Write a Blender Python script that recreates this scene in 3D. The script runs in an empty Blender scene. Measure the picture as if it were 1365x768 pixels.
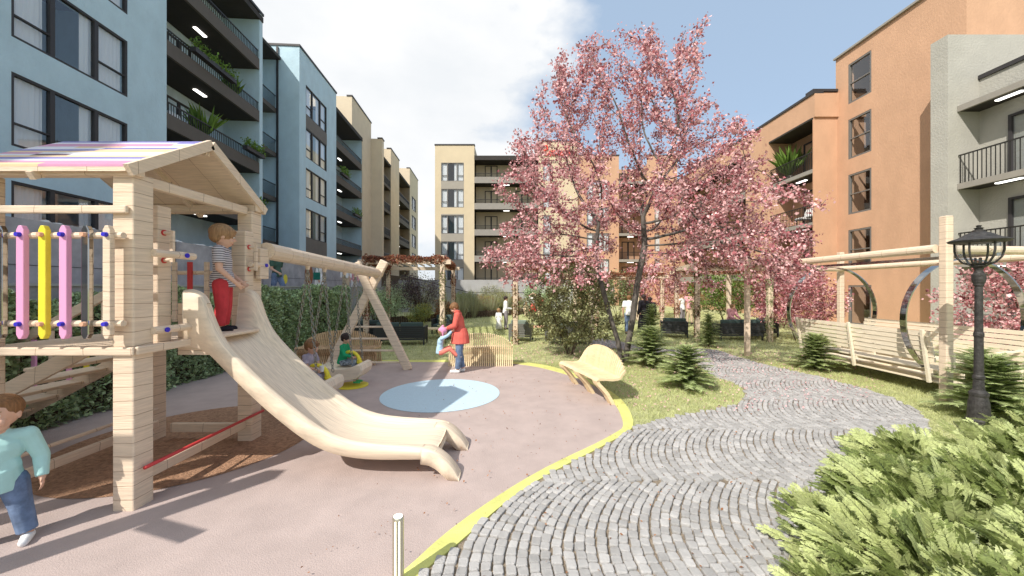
import bpy, math, random
import numpy as np
from mathutils import Vector, Matrix
R = math.radians
random.seed(7); rng = np.random.default_rng(11)
sc = bpy.context.scene
COL = sc.collection
pi = math.pi
CAMZ = 2.0; F = 500.0; CX = 682.5; HZ = 384.0
def G(px, py):                      # ground point seen at a place of the survey picture
    Y = F*CAMZ/(py-HZ); return ((px-CX)*Y/F, Y)

# ------------------------------------------------------------------ materials
def mat(name, base=(.5,.5,.5), rough=.7, metal=0, var=0.0, vscale=6.0, bump=0.0, bscale=60.0,
        stretch=(1,1,1), col2=None, transl=0.0, emit=None, island=0.0, lines=None, spec=.3, coords='Object'):
    m = bpy.data.materials.new(name); m.use_nodes = True
    nt = m.node_tree; N = nt.nodes; L = nt.links
    b = N['Principled BSDF']; out = N['Material Output']
    b.inputs['Roughness'].default_value = rough; b.inputs['Metallic'].default_value = metal
    b.inputs['Specular IOR Level'].default_value = spec
    b.inputs['Base Color'].default_value = (*base, 1)
    if emit: 
        b.inputs['Emission Color'].default_value = (*base, 1); b.inputs['Emission Strength'].default_value = emit
    colsock = None
    if var > 0 or col2 or bump > 0 or lines:
        tc = N.new('ShaderNodeTexCoord'); mp = N.new('ShaderNodeMapping')
        L.new(tc.outputs[coords], mp.inputs[0]); mp.inputs['Scale'].default_value = stretch
    if var > 0 or col2:
        nz = N.new('ShaderNodeTexNoise'); nz.inputs['Scale'].default_value = vscale
        nz.inputs['Detail'].default_value = 6; nz.inputs['Roughness'].default_value = .6
        L.new(mp.outputs[0], nz.inputs['Vector'])
        cr = N.new('ShaderNodeValToRGB')
        c1 = tuple(max(0, c*(1-var)) for c in base); c2 = col2 or tuple(min(1, c*(1+var)) for c in base)
        cr.color_ramp.elements[0].position = .32; cr.color_ramp.elements[1].position = .68
        cr.color_ramp.elements[0].color = (*c1, 1); cr.color_ramp.elements[1].color = (*c2, 1)
        L.new(nz.outputs['Fac'], cr.inputs[0]); colsock = cr.outputs[0]
    def mixc(fac, a, bcol, mode='MIX', facv=None):
        mx = N.new('ShaderNodeMix'); mx.data_type = 'RGBA'; mx.blend_type = mode
        if fac is not None: L.new(fac, mx.inputs[0])
        else: mx.inputs[0].default_value = facv
        if hasattr(a, 'is_linked'): L.new(a, mx.inputs[6])
        else: mx.inputs[6].default_value = (*a, 1)
        if hasattr(bcol, 'is_linked'): L.new(bcol, mx.inputs[7])
        else: mx.inputs[7].default_value = (*bcol, 1)
        return mx.outputs[2]
    if lines:                       # (axis, spacing, thickness, colour)
        ax, sp, th, lc = lines
        sx = N.new('ShaderNodeSeparateXYZ'); L.new(tc.outputs[coords], sx.inputs[0])
        n2 = N.new('ShaderNodeTexNoise'); n2.inputs['Scale'].default_value = 2.5
        L.new(tc.outputs[coords], n2.inputs['Vector'])
        m1 = N.new('ShaderNodeMath'); m1.operation = 'MULTIPLY_ADD'; m1.inputs[1].default_value = .06; 
        L.new(n2.outputs['Fac'], m1.inputs[0]); L.new(sx.outputs['XYZ'.index(ax)], m1.inputs[2])
        m2 = N.new('ShaderNodeMath'); m2.operation = 'PINGPONG'; m2.inputs[1].default_value = sp/2
        L.new(m1.outputs[0], m2.inputs[0])
        m3 = N.new('ShaderNodeMath'); m3.operation = 'LESS_THAN'; m3.inputs[1].default_value = th/2
        L.new(m2.outputs[0], m3.inputs[0])
        m4 = N.new('ShaderNodeMath'); m4.operation = 'MULTIPLY'; m4.inputs[1].default_value = .75
        L.new(m3.outputs[0], m4.inputs[0])
        colsock = mixc(m4.outputs[0], colsock or base, lc)
    if island:
        gi = N.new('ShaderNodeNewGeometry'); mr = N.new('ShaderNodeMapRange')
        L.new(gi.outputs['Random Per Island'], mr.inputs[0])
        mr.inputs[3].default_value = 1-island; mr.inputs[4].default_value = 1+island
        cm = N.new('ShaderNodeCombineColor')
        for i in range(3): L.new(mr.outputs[0], cm.inputs[i])
        colsock = mixc(None, colsock or base, cm.outputs[0], 'MULTIPLY', 1.0)
    if colsock: L.new(colsock, b.inputs['Base Color'])
    if bump > 0:
        nb = N.new('ShaderNodeTexNoise'); nb.inputs['Scale'].default_value = bscale; nb.inputs['Detail'].default_value = 4
        L.new(mp.outputs[0], nb.inputs['Vector'])
        bp = N.new('ShaderNodeBump'); bp.inputs['Strength'].default_value = min(1, bump); bp.inputs['Distance'].default_value = .02
        L.new(nb.outputs['Fac'], bp.inputs['Height']); L.new(bp.outputs[0], b.inputs['Normal'])
    if transl:
        tr = N.new('ShaderNodeBsdfTranslucent'); mx = N.new('ShaderNodeMixShader'); mx.inputs[0].default_value = transl
        if colsock: L.new(colsock, tr.inputs[0])
        else: tr.inputs[0].default_value = (*base, 1)
        L.new(b.outputs[0], mx.inputs[1]); L.new(tr.outputs[0], mx.inputs[2]); L.new(mx.outputs[0], out.inputs[0])
    return m
def glass(name, tint, refl, rough=.02):
    m = bpy.data.materials.new(name); m.use_nodes = True; nt = m.node_tree; N = nt.nodes; L = nt.links
    N.remove(N['Principled BSDF']); out = N['Material Output']
    t = N.new('ShaderNodeBsdfTransparent'); t.inputs[0].default_value = (*tint, 1)
    g = N.new('ShaderNodeBsdfGlossy'); g.inputs['Roughness'].default_value = rough; g.inputs[0].default_value = (.9,.95,1,1)
    fr = N.new('ShaderNodeLayerWeight'); fr.inputs[0].default_value = .5
    pw = N.new('ShaderNodeMath'); pw.operation='POWER'; pw.inputs[1].default_value=3.5; L.new(fr.outputs['Facing'],pw.inputs[0])
    ad = N.new('ShaderNodeMath'); ad.operation = 'ADD'; ad.inputs[1].default_value = refl; ad.use_clamp = True
    L.new(pw.outputs[0], ad.inputs[0])
    mx = N.new('ShaderNodeMixShader'); L.new(ad.outputs[0], mx.inputs[0]); L.new(t.outputs[0], mx.inputs[1]); L.new(g.outputs[0], mx.inputs[2])
    L.new(mx.outputs[0], out.inputs[0]); return m

WL = (.30,.19,.12)
M = {}
woodkw = dict(rough=.6, var=.11, vscale=3.0, bump=.25, bscale=5)
WB = (.74,.60,.46)
M['wood_post'] = mat('pale wood post', WB, stretch=(1.2,1.2,15), lines=('Z',.125,.006,WL), **woodkw)
M['wood_x'] = mat('pale wood along x', WB, stretch=(1.5,14,22), lines=('X',.42,.006,WL), **woodkw)
M['wood_y'] = mat('pale wood along y', WB, stretch=(14,1.5,22), lines=('Y',.42,.006,WL), **woodkw)
M['wood_slide'] = mat('pale laminated slide wood', (.78,.65,.50), stretch=(.5,34,3), rough=.5, var=.20, vscale=2.5)
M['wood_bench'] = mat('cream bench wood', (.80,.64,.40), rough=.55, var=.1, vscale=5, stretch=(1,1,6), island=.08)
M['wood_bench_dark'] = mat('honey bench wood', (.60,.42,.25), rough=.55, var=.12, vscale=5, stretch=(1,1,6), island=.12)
M['wood_swing'] = mat('bleached bench wood', (.80,.71,.56), rough=.6, var=.1, vscale=4, stretch=(8,1,8))
M['blue_wall'] = mat('blue stucco', (.50,.655,.74), rough=.9, var=.07, vscale=1.4, bump=.9, bscale=13, stretch=(1,1,.6))
M['tan_wall'] = mat('tan stucco', (.66,.56,.42), rough=.9, var=.05, vscale=1, bump=.5, bscale=16)
M['beige_wall'] = mat('beige stucco', (.63,.53,.37), rough=.9, var=.04, vscale=1, bump=.4, bscale=16)
M['orange_wall'] = mat('orange stucco', (.56,.345,.225), rough=.9, var=.07, vscale=1.2, stretch=(1,1,.6), bump=.6, bscale=14)
M['grey_wall'] = mat('grey stucco', (.42,.41,.37), rough=.9, var=.06, vscale=1.3, bump=.8, bscale=14)
M['spandrel'] = mat('grey brown panel', (.16,.145,.13), rough=.7, var=.08, vscale=2)
M['spandrel_light'] = mat('grey panel', (.36,.33,.28), rough=.7, var=.05, vscale=2)
M['dark_trim'] = mat('anthracite trim', (.045,.042,.045), rough=.5)
M['frame_grey'] = mat('grey window frame', (.17,.16,.15), rough=.5)
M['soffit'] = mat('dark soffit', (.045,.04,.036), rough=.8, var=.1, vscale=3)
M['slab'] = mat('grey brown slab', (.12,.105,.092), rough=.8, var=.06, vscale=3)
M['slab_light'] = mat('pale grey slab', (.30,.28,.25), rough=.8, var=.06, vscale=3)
M['rail'] = mat('dark railing steel', (.05,.048,.045), rough=.4, metal=.5)
M['glass'] = glass('window glass', (.9,.93,.95), .10)
M['lampglass'] = glass('lantern glass', (.93,.95,.95), .03)
M['curtain'] = mat('white curtain', (.88,.87,.86), rough=.9, transl=.1)
M['lampwhite'] = mat('lit diffuser', (1,.98,.92), emit=3.0)
M['concrete'] = mat('grey concrete', (.40,.39,.40), rough=.9, var=.22, vscale=2.2, bump=.4, bscale=9)
M['concrete_light'] = mat('pale concrete', (.42,.42,.41), rough=.9, var=.1, vscale=1.2, bump=.2, bscale=9)
M['joint'] = mat('wall joint', (.12,.12,.12), rough=.9)
M['rubber'] = mat('mauve brown rubber', (.46,.375,.35), rough=.92, var=.08, vscale=2.6, bump=.35, bscale=110)
M['blue_rubber'] = mat('pale blue rubber', (.52,.68,.78), rough=.9, var=.05, vscale=30, bump=.3, bscale=110)
M['mulch'] = mat('orange mulch', (.36,.21,.13), rough=.95, var=.35, vscale=26, bump=1, bscale=50)
M['kerb'] = mat('lime yellow kerb paint', (.66,.67,.22), rough=.9, var=.14, vscale=5, bump=.3, bscale=60)
M['stone'] = mat('grey granite sett', (.42,.41,.40), rough=.85, var=.12, vscale=9, bump=.5, bscale=90, island=.17)
M['grit'] = mat('sandy joints', (.27,.22,.165), rough=1, var=.35, vscale=14, bump=.8, bscale=70)
M['lawn'] = mat('lawn soil and grass', (.42,.45,.22), rough=1, var=.3, vscale=3, col2=(.60,.60,.33), bump=.8, bscale=60)
M['blade'] = mat('grass blade', (.58,.61,.31), rough=.8, transl=.35, island=.35)
M['soil'] = mat('planting soil', (.10,.075,.05), rough=1, var=.3, vscale=12, bump=.8, bscale=50)
M['bark'] = mat('dark grey bark', (.12,.105,.095), rough=.95, var=.55, vscale=7, bump=1, bscale=24, stretch=(1,1,.5))
M['bark_brown'] = mat('brown bark', (.10,.07,.05), rough=.95, var=.4, vscale=8, bump=.8, bscale=26)
def leafm(k, c, t=.35, isl=.35, rough=.6): M[k] = mat(k.replace('_',' '), c, rough=rough, transl=t, island=isl, spec=.25)
leafm('pink_leaf', (.80,.50,.51), .35, .4); leafm('pink_leaf_dark', (.42,.15,.17), .3, .5)
leafm('laurel_leaf', (.46,.58,.34), .25, .65, .3); leafm('olive_leaf', (.20,.19,.085), .3, .5)
leafm('spruce_leaf', (.52,.60,.30), .4, .4); leafm('juniper_leaf', (.54,.60,.27), .35, .3, .4); leafm('juniper_dark', (.20,.25,.08), .35, .45, .4)
leafm('bush_green', (.30,.38,.18), .3, .4); leafm('pale_grass', (.36,.36,.22), .3, .3); leafm('rust_leaf', (.34,.16,.08), .25, .5)
leafm('yellow_leaf', (.36,.36,.10), .3, .3); leafm('plum_leaf', (.14,.10,.11), .2, .5); leafm('ivy_pale', (.36,.38,.20), .3, .5)
leafm('red_vine', (.27,.10,.065), .2, .5); leafm('box_green', (.16,.27,.05), .3, .4)
M['pebble'] = mat('white pebble', (.62,.62,.60), rough=.8, island=.15)
M['pink_paint'] = mat('pink paint', (.80,.38,.62), rough=.4)
M['yellow_paint'] = mat('yellow paint', (.85,.72,.06), rough=.4, var=.06, vscale=8)
M['red_paint'] = mat('red paint', (.60,.06,.06), rough=.4)
M['blue_paint'] = mat('blue cap', (.05,.04,.55), rough=.3)
M['peg'] = mat('peg wood', (.74,.42,.28), rough=.5)
M['mirror'] = mat('polished steel', (.42,.42,.41), rough=.06, metal=1)
M['chain'] = mat('chain steel', (.30,.27,.22), rough=.35, metal=.9)
M['iron'] = mat('black cast iron', (.055,.052,.05), rough=.55, metal=.3, var=.4, vscale=20, bump=.4, bscale=60)
M['rattan'] = mat('black rattan', (.045,.048,.05), rough=.6)
M['rattan_grey'] = mat('grey timber', (.17,.17,.155), rough=.6)
M['cushion'] = mat('teal grey cushion', (.07,.105,.10), rough=.9)
M['cushion_grey'] = mat('sage cushion', (.20,.25,.21), rough=.9)
M['steel'] = mat('brushed steel', (.62,.58,.48), rough=.3, metal=.9)
M['led'] = mat('warm led strip', (1,.93,.72), emit=2.2)
M['terracotta'] = mat('terracotta disc', (.30,.12,.055), rough=.8)
M['red_sign'] = mat('red letters', (.75,.07,.05), rough=.5)
M['ceramic'] = mat('pot', (.25,.22,.2), rough=.6)
# people
M['skin'] = mat('skin', (.66,.40,.29), rough=.55, var=.05, vscale=20, spec=.3)
M['skin2'] = mat('tanned skin', (.52,.30,.21), rough=.55)
M['eye'] = mat('dark eye', (.02,.015,.012), rough=.2); M['eyewhite'] = mat('eye white', (.8,.78,.75), rough=.3)
M['lip'] = mat('lip', (.50,.18,.15), rough=.5)
def hairm(k, c): M[k] = mat(k.replace('_',' '), c, rough=.55, var=.35, vscale=6, stretch=(9,9,1), bump=.5, bscale=14)
hairm('hair_brown', (.23,.115,.05)); hairm('hair_dark', (.035,.02,.018)); hairm('hair_blond', (.34,.20,.10))
def cloth(k, c, v=.12): M[k] = mat(k.replace('_',' '), c, rough=.9, var=v, vscale=9, bump=.3, bscale=10)
cloth('aqua_knit', (.42,.68,.66), .05); cloth('denim', (.15,.21,.33), .35); cloth('red_cotton', (.55,.05,.06)); cloth('coral_coat', (.70,.14,.11))
cloth('coral_leggings', (.85,.24,.18)); cloth('light_blue', (.42,.60,.75)); cloth('pink_wool', (.80,.32,.50)); cloth('green_jacket', (.02,.34,.15))
cloth('black_cloth', (.02,.018,.025)); cloth('white_cloth', (.80,.80,.80), .04); cloth('grey_cloth', (.25,.23,.25)); cloth('green_tee', (.06,.12,.09))
cloth('pink_tee', (.75,.38,.42)); cloth('beige_cloth', (.62,.50,.35)); cloth('green_shoe', (.10,.55,.22)); cloth('lilac_print', (.38,.34,.42), .35); cloth('green_bag', (.02,.16,.12))
M['stripe'] = mat('striped jersey', (.62,.58,.60), rough=.9, lines=('Z',.026,.013,(.03,.025,.04)), bump=.3, bscale=10)
M['camo'] = mat('patterned trousers', (.04,.045,.06), rough=.9, var=.2, vscale=26, col2=(.42,.50,.58))

# ------------------------------------------------------------------ mesh builder
class MB:
    def __init__(s): s.v = []; s.f = []; s.m = []; s.mi = 0
    def add(s, vs, fs):
        o = len(s.v); s.v.extend([tuple(p) for p in vs]); s.f.extend([tuple(o+i for i in f) for f in fs]); s.m.extend([s.mi]*len(fs)); return s
    def box(s, a, b):
        x0,y0,z0 = a; x1,y1,z1 = b
        return s.add([(x0,y0,z0),(x1,y0,z0),(x1,y1,z0),(x0,y1,z0),(x0,y0,z1),(x1,y0,z1),(x1,y1,z1),(x0,y1,z1)],
              [(0,3,2,1),(4,5,6,7),(0,1,5,4),(1,2,6,5),(2,3,7,6),(3,0,4,7)])
    def bar(s, p, q, w, h, up=(0,0,1)):    # box beam from p to q; w sideways, h along up
        p = Vector(p); q = Vector(q); d = (q-p).normalized(); up = Vector(up)
        if abs(d.dot(up)) > .99: up = Vector((1,0,0))
        sd = d.cross(up).normalized()*w/2; u = sd.cross(d).normalized()*h/2
        return s.add([p-sd-u,p+sd-u,p+sd+u,p-sd+u,q-sd-u,q+sd-u,q+sd+u,q-sd+u],
              [(0,1,2,3),(7,6,5,4),(0,4,5,1),(1,5,6,2),(2,6,7,3),(3,7,4,0)])
    def tube(s, pts, rad, n=8, caps=True):
        pts = [Vector(p) for p in pts]
        if not hasattr(rad, '__len__'): rad = [rad]*len(pts)
        o = len(s.v); prev = None; vs = []; fs = []
        for i, p in enumerate(pts):
            d = (pts[min(i+1,len(pts)-1)]-pts[max(i-1,0)])
            d = d.normalized() if d.length > 1e-9 else Vector((0,0,1))
            a = prev - d*prev.dot(d) if prev is not None else (Vector((1,0,0)) if abs(d.x) < .8 else Vector((0,1,0))) 
            if prev is None: a = a - d*a.dot(d)
            a.normalize(); prev = a; b = d.cross(a)
            for k in range(n):
                t = 2*pi*k/n; vs.append(p + (a*math.cos(t)+b*math.sin(t))*rad[i])
        for i in range(len(pts)-1):
            for k in range(n):
                k2 = (k+1)%n; fs.append((i*n+k, i*n+k2, (i+1)*n+k2, (i+1)*n+k))
        if caps:
            fs.append(tuple(range(n-1,-1,-1))); fs.append(tuple((len(pts)-1)*n+k for k in range(n)))
        return s.add(vs, fs)
    def lathe(s, c, prof, n=20):           # prof: (r,z)
        x,y,z = c; vs=[]; fs=[]
        for r,h in prof:
            for k in range(n): t=2*pi*k/n; vs.append((x+r*math.cos(t), y+r*math.sin(t), z+h))
        for i in range(len(prof)-1):
            for k in range(n): k2=(k+1)%n; fs.append((i*n+k,i*n+k2,(i+1)*n+k2,(i+1)*n+k))
        fs.append(tuple(range(n-1,-1,-1))); fs.append(tuple((len(prof)-1)*n+k for k in range(n)))
        return s.add(vs, fs)
    def ell(s, c, r, rot=None, nu=12, nv=8, lo=0.0):   # ellipsoid
        vs=[]; fs=[]; c = Vector(c)
        if not hasattr(r,'__len__'): r=(r,r,r)
        def P(i,k):
            th = pi*i/nv; ph = 2*pi*k/nu
            p = Vector((r[0]*math.sin(th)*math.cos(ph), r[1]*math.sin(th)*math.sin(ph), r[2]*math.cos(th)))
            return c + (rot @ p if rot else p)
        vs.append(P(0,0))
        for i in range(1,nv):
            for k in range(nu): vs.append(P(i,k))
        vs.append(P(nv,0))
        for k in range(nu): fs.append((0,1+k,1+(k+1)%nu)); 
        for i in range(nv-2):
            for k in range(nu): a=1+i*nu+k; b=1+i*nu+(k+1)%nu; fs.append((a,a+nu,b+nu,b))
        e=len(vs)-1
        for k in range(nu): a=1+(nv-2)*nu; fs.append((e,a+(k+1)%nu,a+k))
        return s.add(vs,fs)
    def cap(s, p, q, r1, r2, n=10):         # tapered capsule
        s.tube([p,q],[r1,r2],n); s.ell(p,r1,nu=n,nv=6); s.ell(q,r2,nu=n,nv=6); return s
    def prism(s, poly, z0, z1):
        n=len(poly); vs=[(x,y,z0) for x,y in poly]+[(x,y,z1) for x,y in poly]
        fs=[tuple(range(n-1,-1,-1)), tuple(range(n,2*n))]+[(i,(i+1)%n,n+(i+1)%n,n+i) for i in range(n)]
        return s.add(vs,fs)
    def mesh(s, name, mats, smooth=False, org=(0,0,0)):
        me = bpy.data.meshes.new(name); o=org
        me.from_pydata([(v[0]-o[0],v[1]-o[1],v[2]-o[2]) for v in s.v],[],s.f)
        for m_ in (mats if isinstance(mats,(list,tuple)) else [mats]): me.materials.append(m_)
        if any(s.m): me.polygons.foreach_set('material_index', s.m)
        if smooth: me.polygons.foreach_set('use_smooth',[True]*len(s.f))
        me.update(); return me
    def obj(s, name, mats, parent=None, smooth=False, org=(0,0,0), bevel=0):
        return link(name, s.mesh(name, mats, smooth, org), parent, bevel=bevel)
def link(name, me, parent=None, loc=None, rotz=None, bevel=0):
    o = bpy.data.objects.new(name, me); COL.objects.link(o)
    if parent: o.parent = parent
    if loc is not None: o.location = loc
    if rotz is not None: o.rotation_euler = (0,0,rotz)
    if bevel:
        b = o.modifiers.new('b','BEVEL'); b.width = bevel; b.segments = 2; b.limit_method='ANGLE'; b.angle_limit = R(40)
    return o
def tag(o, label=None, cat=None, group=None, kind=None):
    if label: o['label']=label
    if cat: o['category']=cat
    if group: o['group']=group
    if kind: o['kind']=kind
    return o
def thing(name, label, cat, loc=(0,0,0), rotz=0, group=None):
    o = link(name, None, None, loc, rotz); o.empty_display_size=.2
    return tag(o, label, cat, group)
def struct(name, mb, m, **k): return tag(mb.obj(name, m, **k), kind='structure')
def copytree(o, parent=None):
    c = o.copy(); COL.objects.link(c)
    if parent: c.parent = parent
    for ch in list(o.children): copytree(ch, c)
    return c

# ------------------------------------------------------------------ leaves
def arr_mesh(name, V, Fq, m, nper):
    me = bpy.data.meshes.new(name); nf = len(Fq)
    me.vertices.add(len(V)); me.vertices.foreach_set('co', V.astype(np.float32).ravel())
    me.loops.add(nf*nper); me.loops.foreach_set('vertex_index', Fq.astype(np.int32).ravel())
    me.polygons.add(nf); me.polygons.foreach_set('loop_start', (np.arange(nf)*nper).astype(np.int32))
    me.update(calc_edges=True); me.validate()
    me.materials.append(m); return me
def unit(a): return a/np.maximum(1e-9, np.linalg.norm(a,axis=1,keepdims=True))
def leaves(P, size, m, dirs=None, spread=1.0, up=.4, width=.55, fold=.25, name='foliage'):
    n=len(P); size=np.broadcast_to(size,(n,)) if np.ndim(size)<1 or len(np.atleast_1d(size))!=n else size
    d = rng.normal(size=(n,3))*spread
    if dirs is not None: d = d + dirs
    d = unit(d); nr = rng.normal(size=(n,3)); nr[:,2]+=up*2; 
    sd = unit(np.cross(d,nr)); nn = np.cross(sd,d); s=size[:,None]
    a = P; t = P+d*s; l = P+d*s*.45+sd*s*width*.5+nn*s*fold*.4; r = P+d*s*.45-sd*s*width*.5+nn*s*fold*.4
    V = np.stack([a,l,t,r],1).reshape(-1,3); i = np.arange(n)[:,None]*4
    Fq = np.concatenate([i+np.array([[0,1,2]]), i+np.array([[0,2,3]])],1).reshape(-1,3)
    return arr_mesh(name,V,Fq,m,3)
def blob_points(n, c, r, surf=.55, squash_low=True):
    u = unit(rng.normal(size=(n,3))); rad = (surf+(1-surf)*rng.random(n))[:,None]**.7
    return np.array(c)+u*rad*np.array(r)
def lumpy(n, c, r, k=14, lump=.4):        # points gathered in clumps inside an ellipsoid
    cc = blob_points(k, c, np.array(r)*(1-lump*.6), .35)
    idx = rng.integers(0,k,n); return cc[idx]+unit(rng.normal(size=(n,3)))*(rng.random(n)[:,None]**.4)*np.array(r)*lump
def bush(name, label, cat, x, y, w, d, h, m, n=1500, size=.06, group=None, k=16, stems='bark_brown', z0=0, up=.4, m2=None, lump=.4):
    t = thing(name, label, cat, (x,y,z0), 0, group)
    P = lumpy(n,(0,0,h*.55),(w/2,d/2,h*.5),k,lump); P[:,2] = np.clip(P[:,2],.02,None)
    link('foliage', leaves(P, size*(.6+.8*rng.random(n)), M[m], up=up), t)
    if m2:
        n2=n//3; P = lumpy(n2,(0,0,h*.6),(w/2,d/2,h*.5),k,lump); P[:,2]=np.clip(P[:,2],.02,None)
        link('foliage', leaves(P, size*(.6+.8*rng.random(n2)), M[m2], up=up), t)
    mb = MB()
    for i in range(6):
        a = 2*pi*i/6+random.random(); r_=.35*random.uniform(.4,1)
        mb.tube([(0.02*math.cos(a),.02*math.sin(a),-.02),(w*r_*.4*math.cos(a),d*r_*.4*math.sin(a),h*.35),(w*r_*math.cos(a),d*r_*math.sin(a),h*.8)],[.014*h+.004,.01*h+.003,.004],5)
    mb.obj('stem', M[stems], t); return t

# space colonisation tree
def colonise(start, attract, step=.2, infl=1.6, kill=.35, iters=140, tropism=(0,0,.0)):
    nodes=[np.array(p,float) for p in start[0]]; parent=list(start[1])
    A=np.array(attract); 
    near=np.full(len(A),1e9); ni=np.zeros(len(A),int); done=0
    alive=np.ones(len(A),bool)
    for it in range(iters):
        new=np.array(nodes[done:]); 
        if len(new)==0: break
        D=np.linalg.norm(A[:,None,:]-new[None],axis=2); j=D.argmin(1); dm=D[np.arange(len(A)),j]
        up=dm<near; near[up]=dm[up]; ni[up]=j[up]+done; done=len(nodes)
        alive&=near>kill
        act=alive&(near<infl)
        if not act.any():
            act=alive
            if not act.any(): break
            k=near[act].min(); act=alive&(near<=k+.01)
        groups={}
        for a in np.nonzero(act)[0]: groups.setdefault(ni[a],[]).append(a)
        for nd,al in groups.items():
            v=A[al]-nodes[nd]; v=v/np.linalg.norm(v,axis=1,keepdims=True); d=v.sum(0)+np.array(tropism)+rng.normal(size=3)*.12
            d/=max(1e-6,np.linalg.norm(d)); nodes.append(nodes[nd]+d*step); parent.append(nd)
        if len(nodes)>9000: break
    return np.array(nodes), np.array(parent)
def branch_mesh(mb, nodes, parent, r0=.012, expo=2.3, maxr=.2, minn=3):
    n=len(nodes); kids=[[] for _ in range(n)]
    for i,p in enumerate(parent):
        if p>=0: kids[p].append(i)
    a=np.zeros(n)
    for i in range(n-1,-1,-1):
        a[i]=max(a[i],0)+(r0**expo if not kids[i] else 0)
        if parent[i]>=0: a[parent[i]]+=a[i]
    r=np.minimum(a**(1/expo),maxr)
    # chains
    roots=[i for i in range(n) if parent[i]<0]
    stack=[(i,None) for i in roots]
    while stack:
        i,prev=stack.pop(); ch=[] if prev is None else [prev]; ch.append(i); cur=i
        while kids[cur]:
            ks=sorted(kids[cur],key=lambda k:-r[k])
            for k in ks[1:]: stack.append((k,cur))
            cur=ks[0]; ch.append(cur)
        if len(ch)>1:
            rr=[r[c] for c in ch]
            if prev is not None: rr[0]=rr[1]
            mb.tube([tuple(nodes[c]) for c in ch], rr, 10 if max(rr)>.05 else (5 if max(rr)>.015 else 3), caps=False)
    return r, kids
# ------------------------------------------------------------------ camera, light, sky
cd = bpy.data.cameras.new('camera'); cam = bpy.data.objects.new('camera', cd); COL.objects.link(cam)
cd.sensor_width = 36; cd.lens = 36*500/1365; cd.clip_end = 3000; cd.clip_start = .05
cam.location = (0,0,CAMZ); cam.rotation_euler = (R(90),0,0); sc.camera = cam
SAZ, SEL = R(40), R(43)
sl = bpy.data.lights.new('sun','SUN'); sl.energy = 5.0; sl.angle = R(.6); sl.color = (1,.94,.85)
so = bpy.data.objects.new('sun', sl); COL.objects.link(so)
sd_ = Vector((math.sin(SAZ)*math.cos(SEL), math.cos(SAZ)*math.cos(SEL), -math.sin(SEL)))
so.rotation_euler = sd_.to_track_quat('-Z','Y').to_euler()
w = bpy.data.worlds.new('World'); sc.world = w; w.use_nodes = True
nt = w.node_tree; N = nt.nodes; L = nt.links; bg = N['Background']
sky = N.new('ShaderNodeTexSky'); sky.sky_type='NISHITA'; sky.sun_disc=False; sky.sun_elevation=SEL
sky.sun_rotation = pi+SAZ; sky.dust_density=1.0; sky.air_density=1.0
tc = N.new('ShaderNodeTexCoord'); mp = N.new('ShaderNodeMapping'); mp.inputs['Scale'].default_value=(1.0,1.0,1.9)
mp.inputs['Location'].default_value=(.35,.2,.1)
nz = N.new('ShaderNodeTexNoise'); nz.inputs['Scale'].default_value=1.7; nz.inputs['Detail'].default_value=8; nz.inputs['Roughness'].default_value=.52
L.new(tc.outputs['Generated'], mp.inputs[0]); L.new(mp.outputs[0], nz.inputs['Vector'])
sx = N.new('ShaderNodeSeparateXYZ'); L.new(tc.outputs['Generated'], sx.inputs[0])
def mth(op,a,b):
    m=N.new('ShaderNodeMath'); m.operation=op
    for i,x in ((0,a),(1,b)):
        if hasattr(x,'is_linked'): L.new(x,m.inputs[i])
        else: m.inputs[i].default_value=x
    return m.outputs[0]
# more cloud towards -X, clearer towards +X; hazier low down
bias = mth('ADD', mth('MULTIPLY', sx.outputs[0], -.36), .085)
cl = mth('ADD', nz.outputs['Fac'], bias)
cr = N.new('ShaderNodeValToRGB'); cr.color_ramp.elements[0].position=.47; cr.color_ramp.elements[1].position=.58
L.new(cl, cr.inputs[0])
haze = mth('SUBTRACT', .55, mth('MULTIPLY', sx.outputs[2], 1.5)); hz = N.new('ShaderNodeClamp'); L.new(haze,hz.inputs[0])
n2 = N.new('ShaderNodeTexNoise'); n2.inputs['Scale'].default_value=3.4; n2.inputs['Detail'].default_value=6; L.new(mp.outputs[0], n2.inputs['Vector'])
c2 = N.new('ShaderNodeValToRGB'); c2.color_ramp.elements[0].position=.35; c2.color_ramp.elements[1].position=.65
c2.color_ramp.elements[0].color=(6.2,6.4,6.6,1); c2.color_ramp.elements[1].color=(7.3,7.3,7.3,1); L.new(n2.outputs['Fac'], c2.inputs[0])
mxa = N.new('ShaderNodeMix'); mxa.data_type='RGBA'; mxa.inputs[0].default_value=.7; L.new(sky.outputs[0], mxa.inputs[6]); mxa.inputs[7].default_value=(3.7,4.8,6.2,1)
mx0 = N.new('ShaderNodeMix'); mx0.data_type='RGBA'; L.new(hz.outputs[0], mx0.inputs[0]); L.new(mxa.outputs[2], mx0.inputs[6]); mx0.inputs[7].default_value=(5.0,5.8,6.6,1)
mx1 = N.new('ShaderNodeMix'); mx1.data_type='RGBA'; L.new(cr.outputs[0], mx1.inputs[0]); L.new(mx0.outputs[2], mx1.inputs[6]); L.new(c2.outputs[0], mx1.inputs[7])
L.new(mx1.outputs[2], bg.inputs[0]); bg.inputs[1].default_value=.145
sc.view_settings.view_transform='Standard'; sc.view_settings.look='None'; sc.view_settings.exposure=0
sc.render.engine='CYCLES'; sc.cycles.use_denoising=True; sc.cycles.max_bounces=8; sc.cycles.transparent_max_bounces=12

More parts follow.
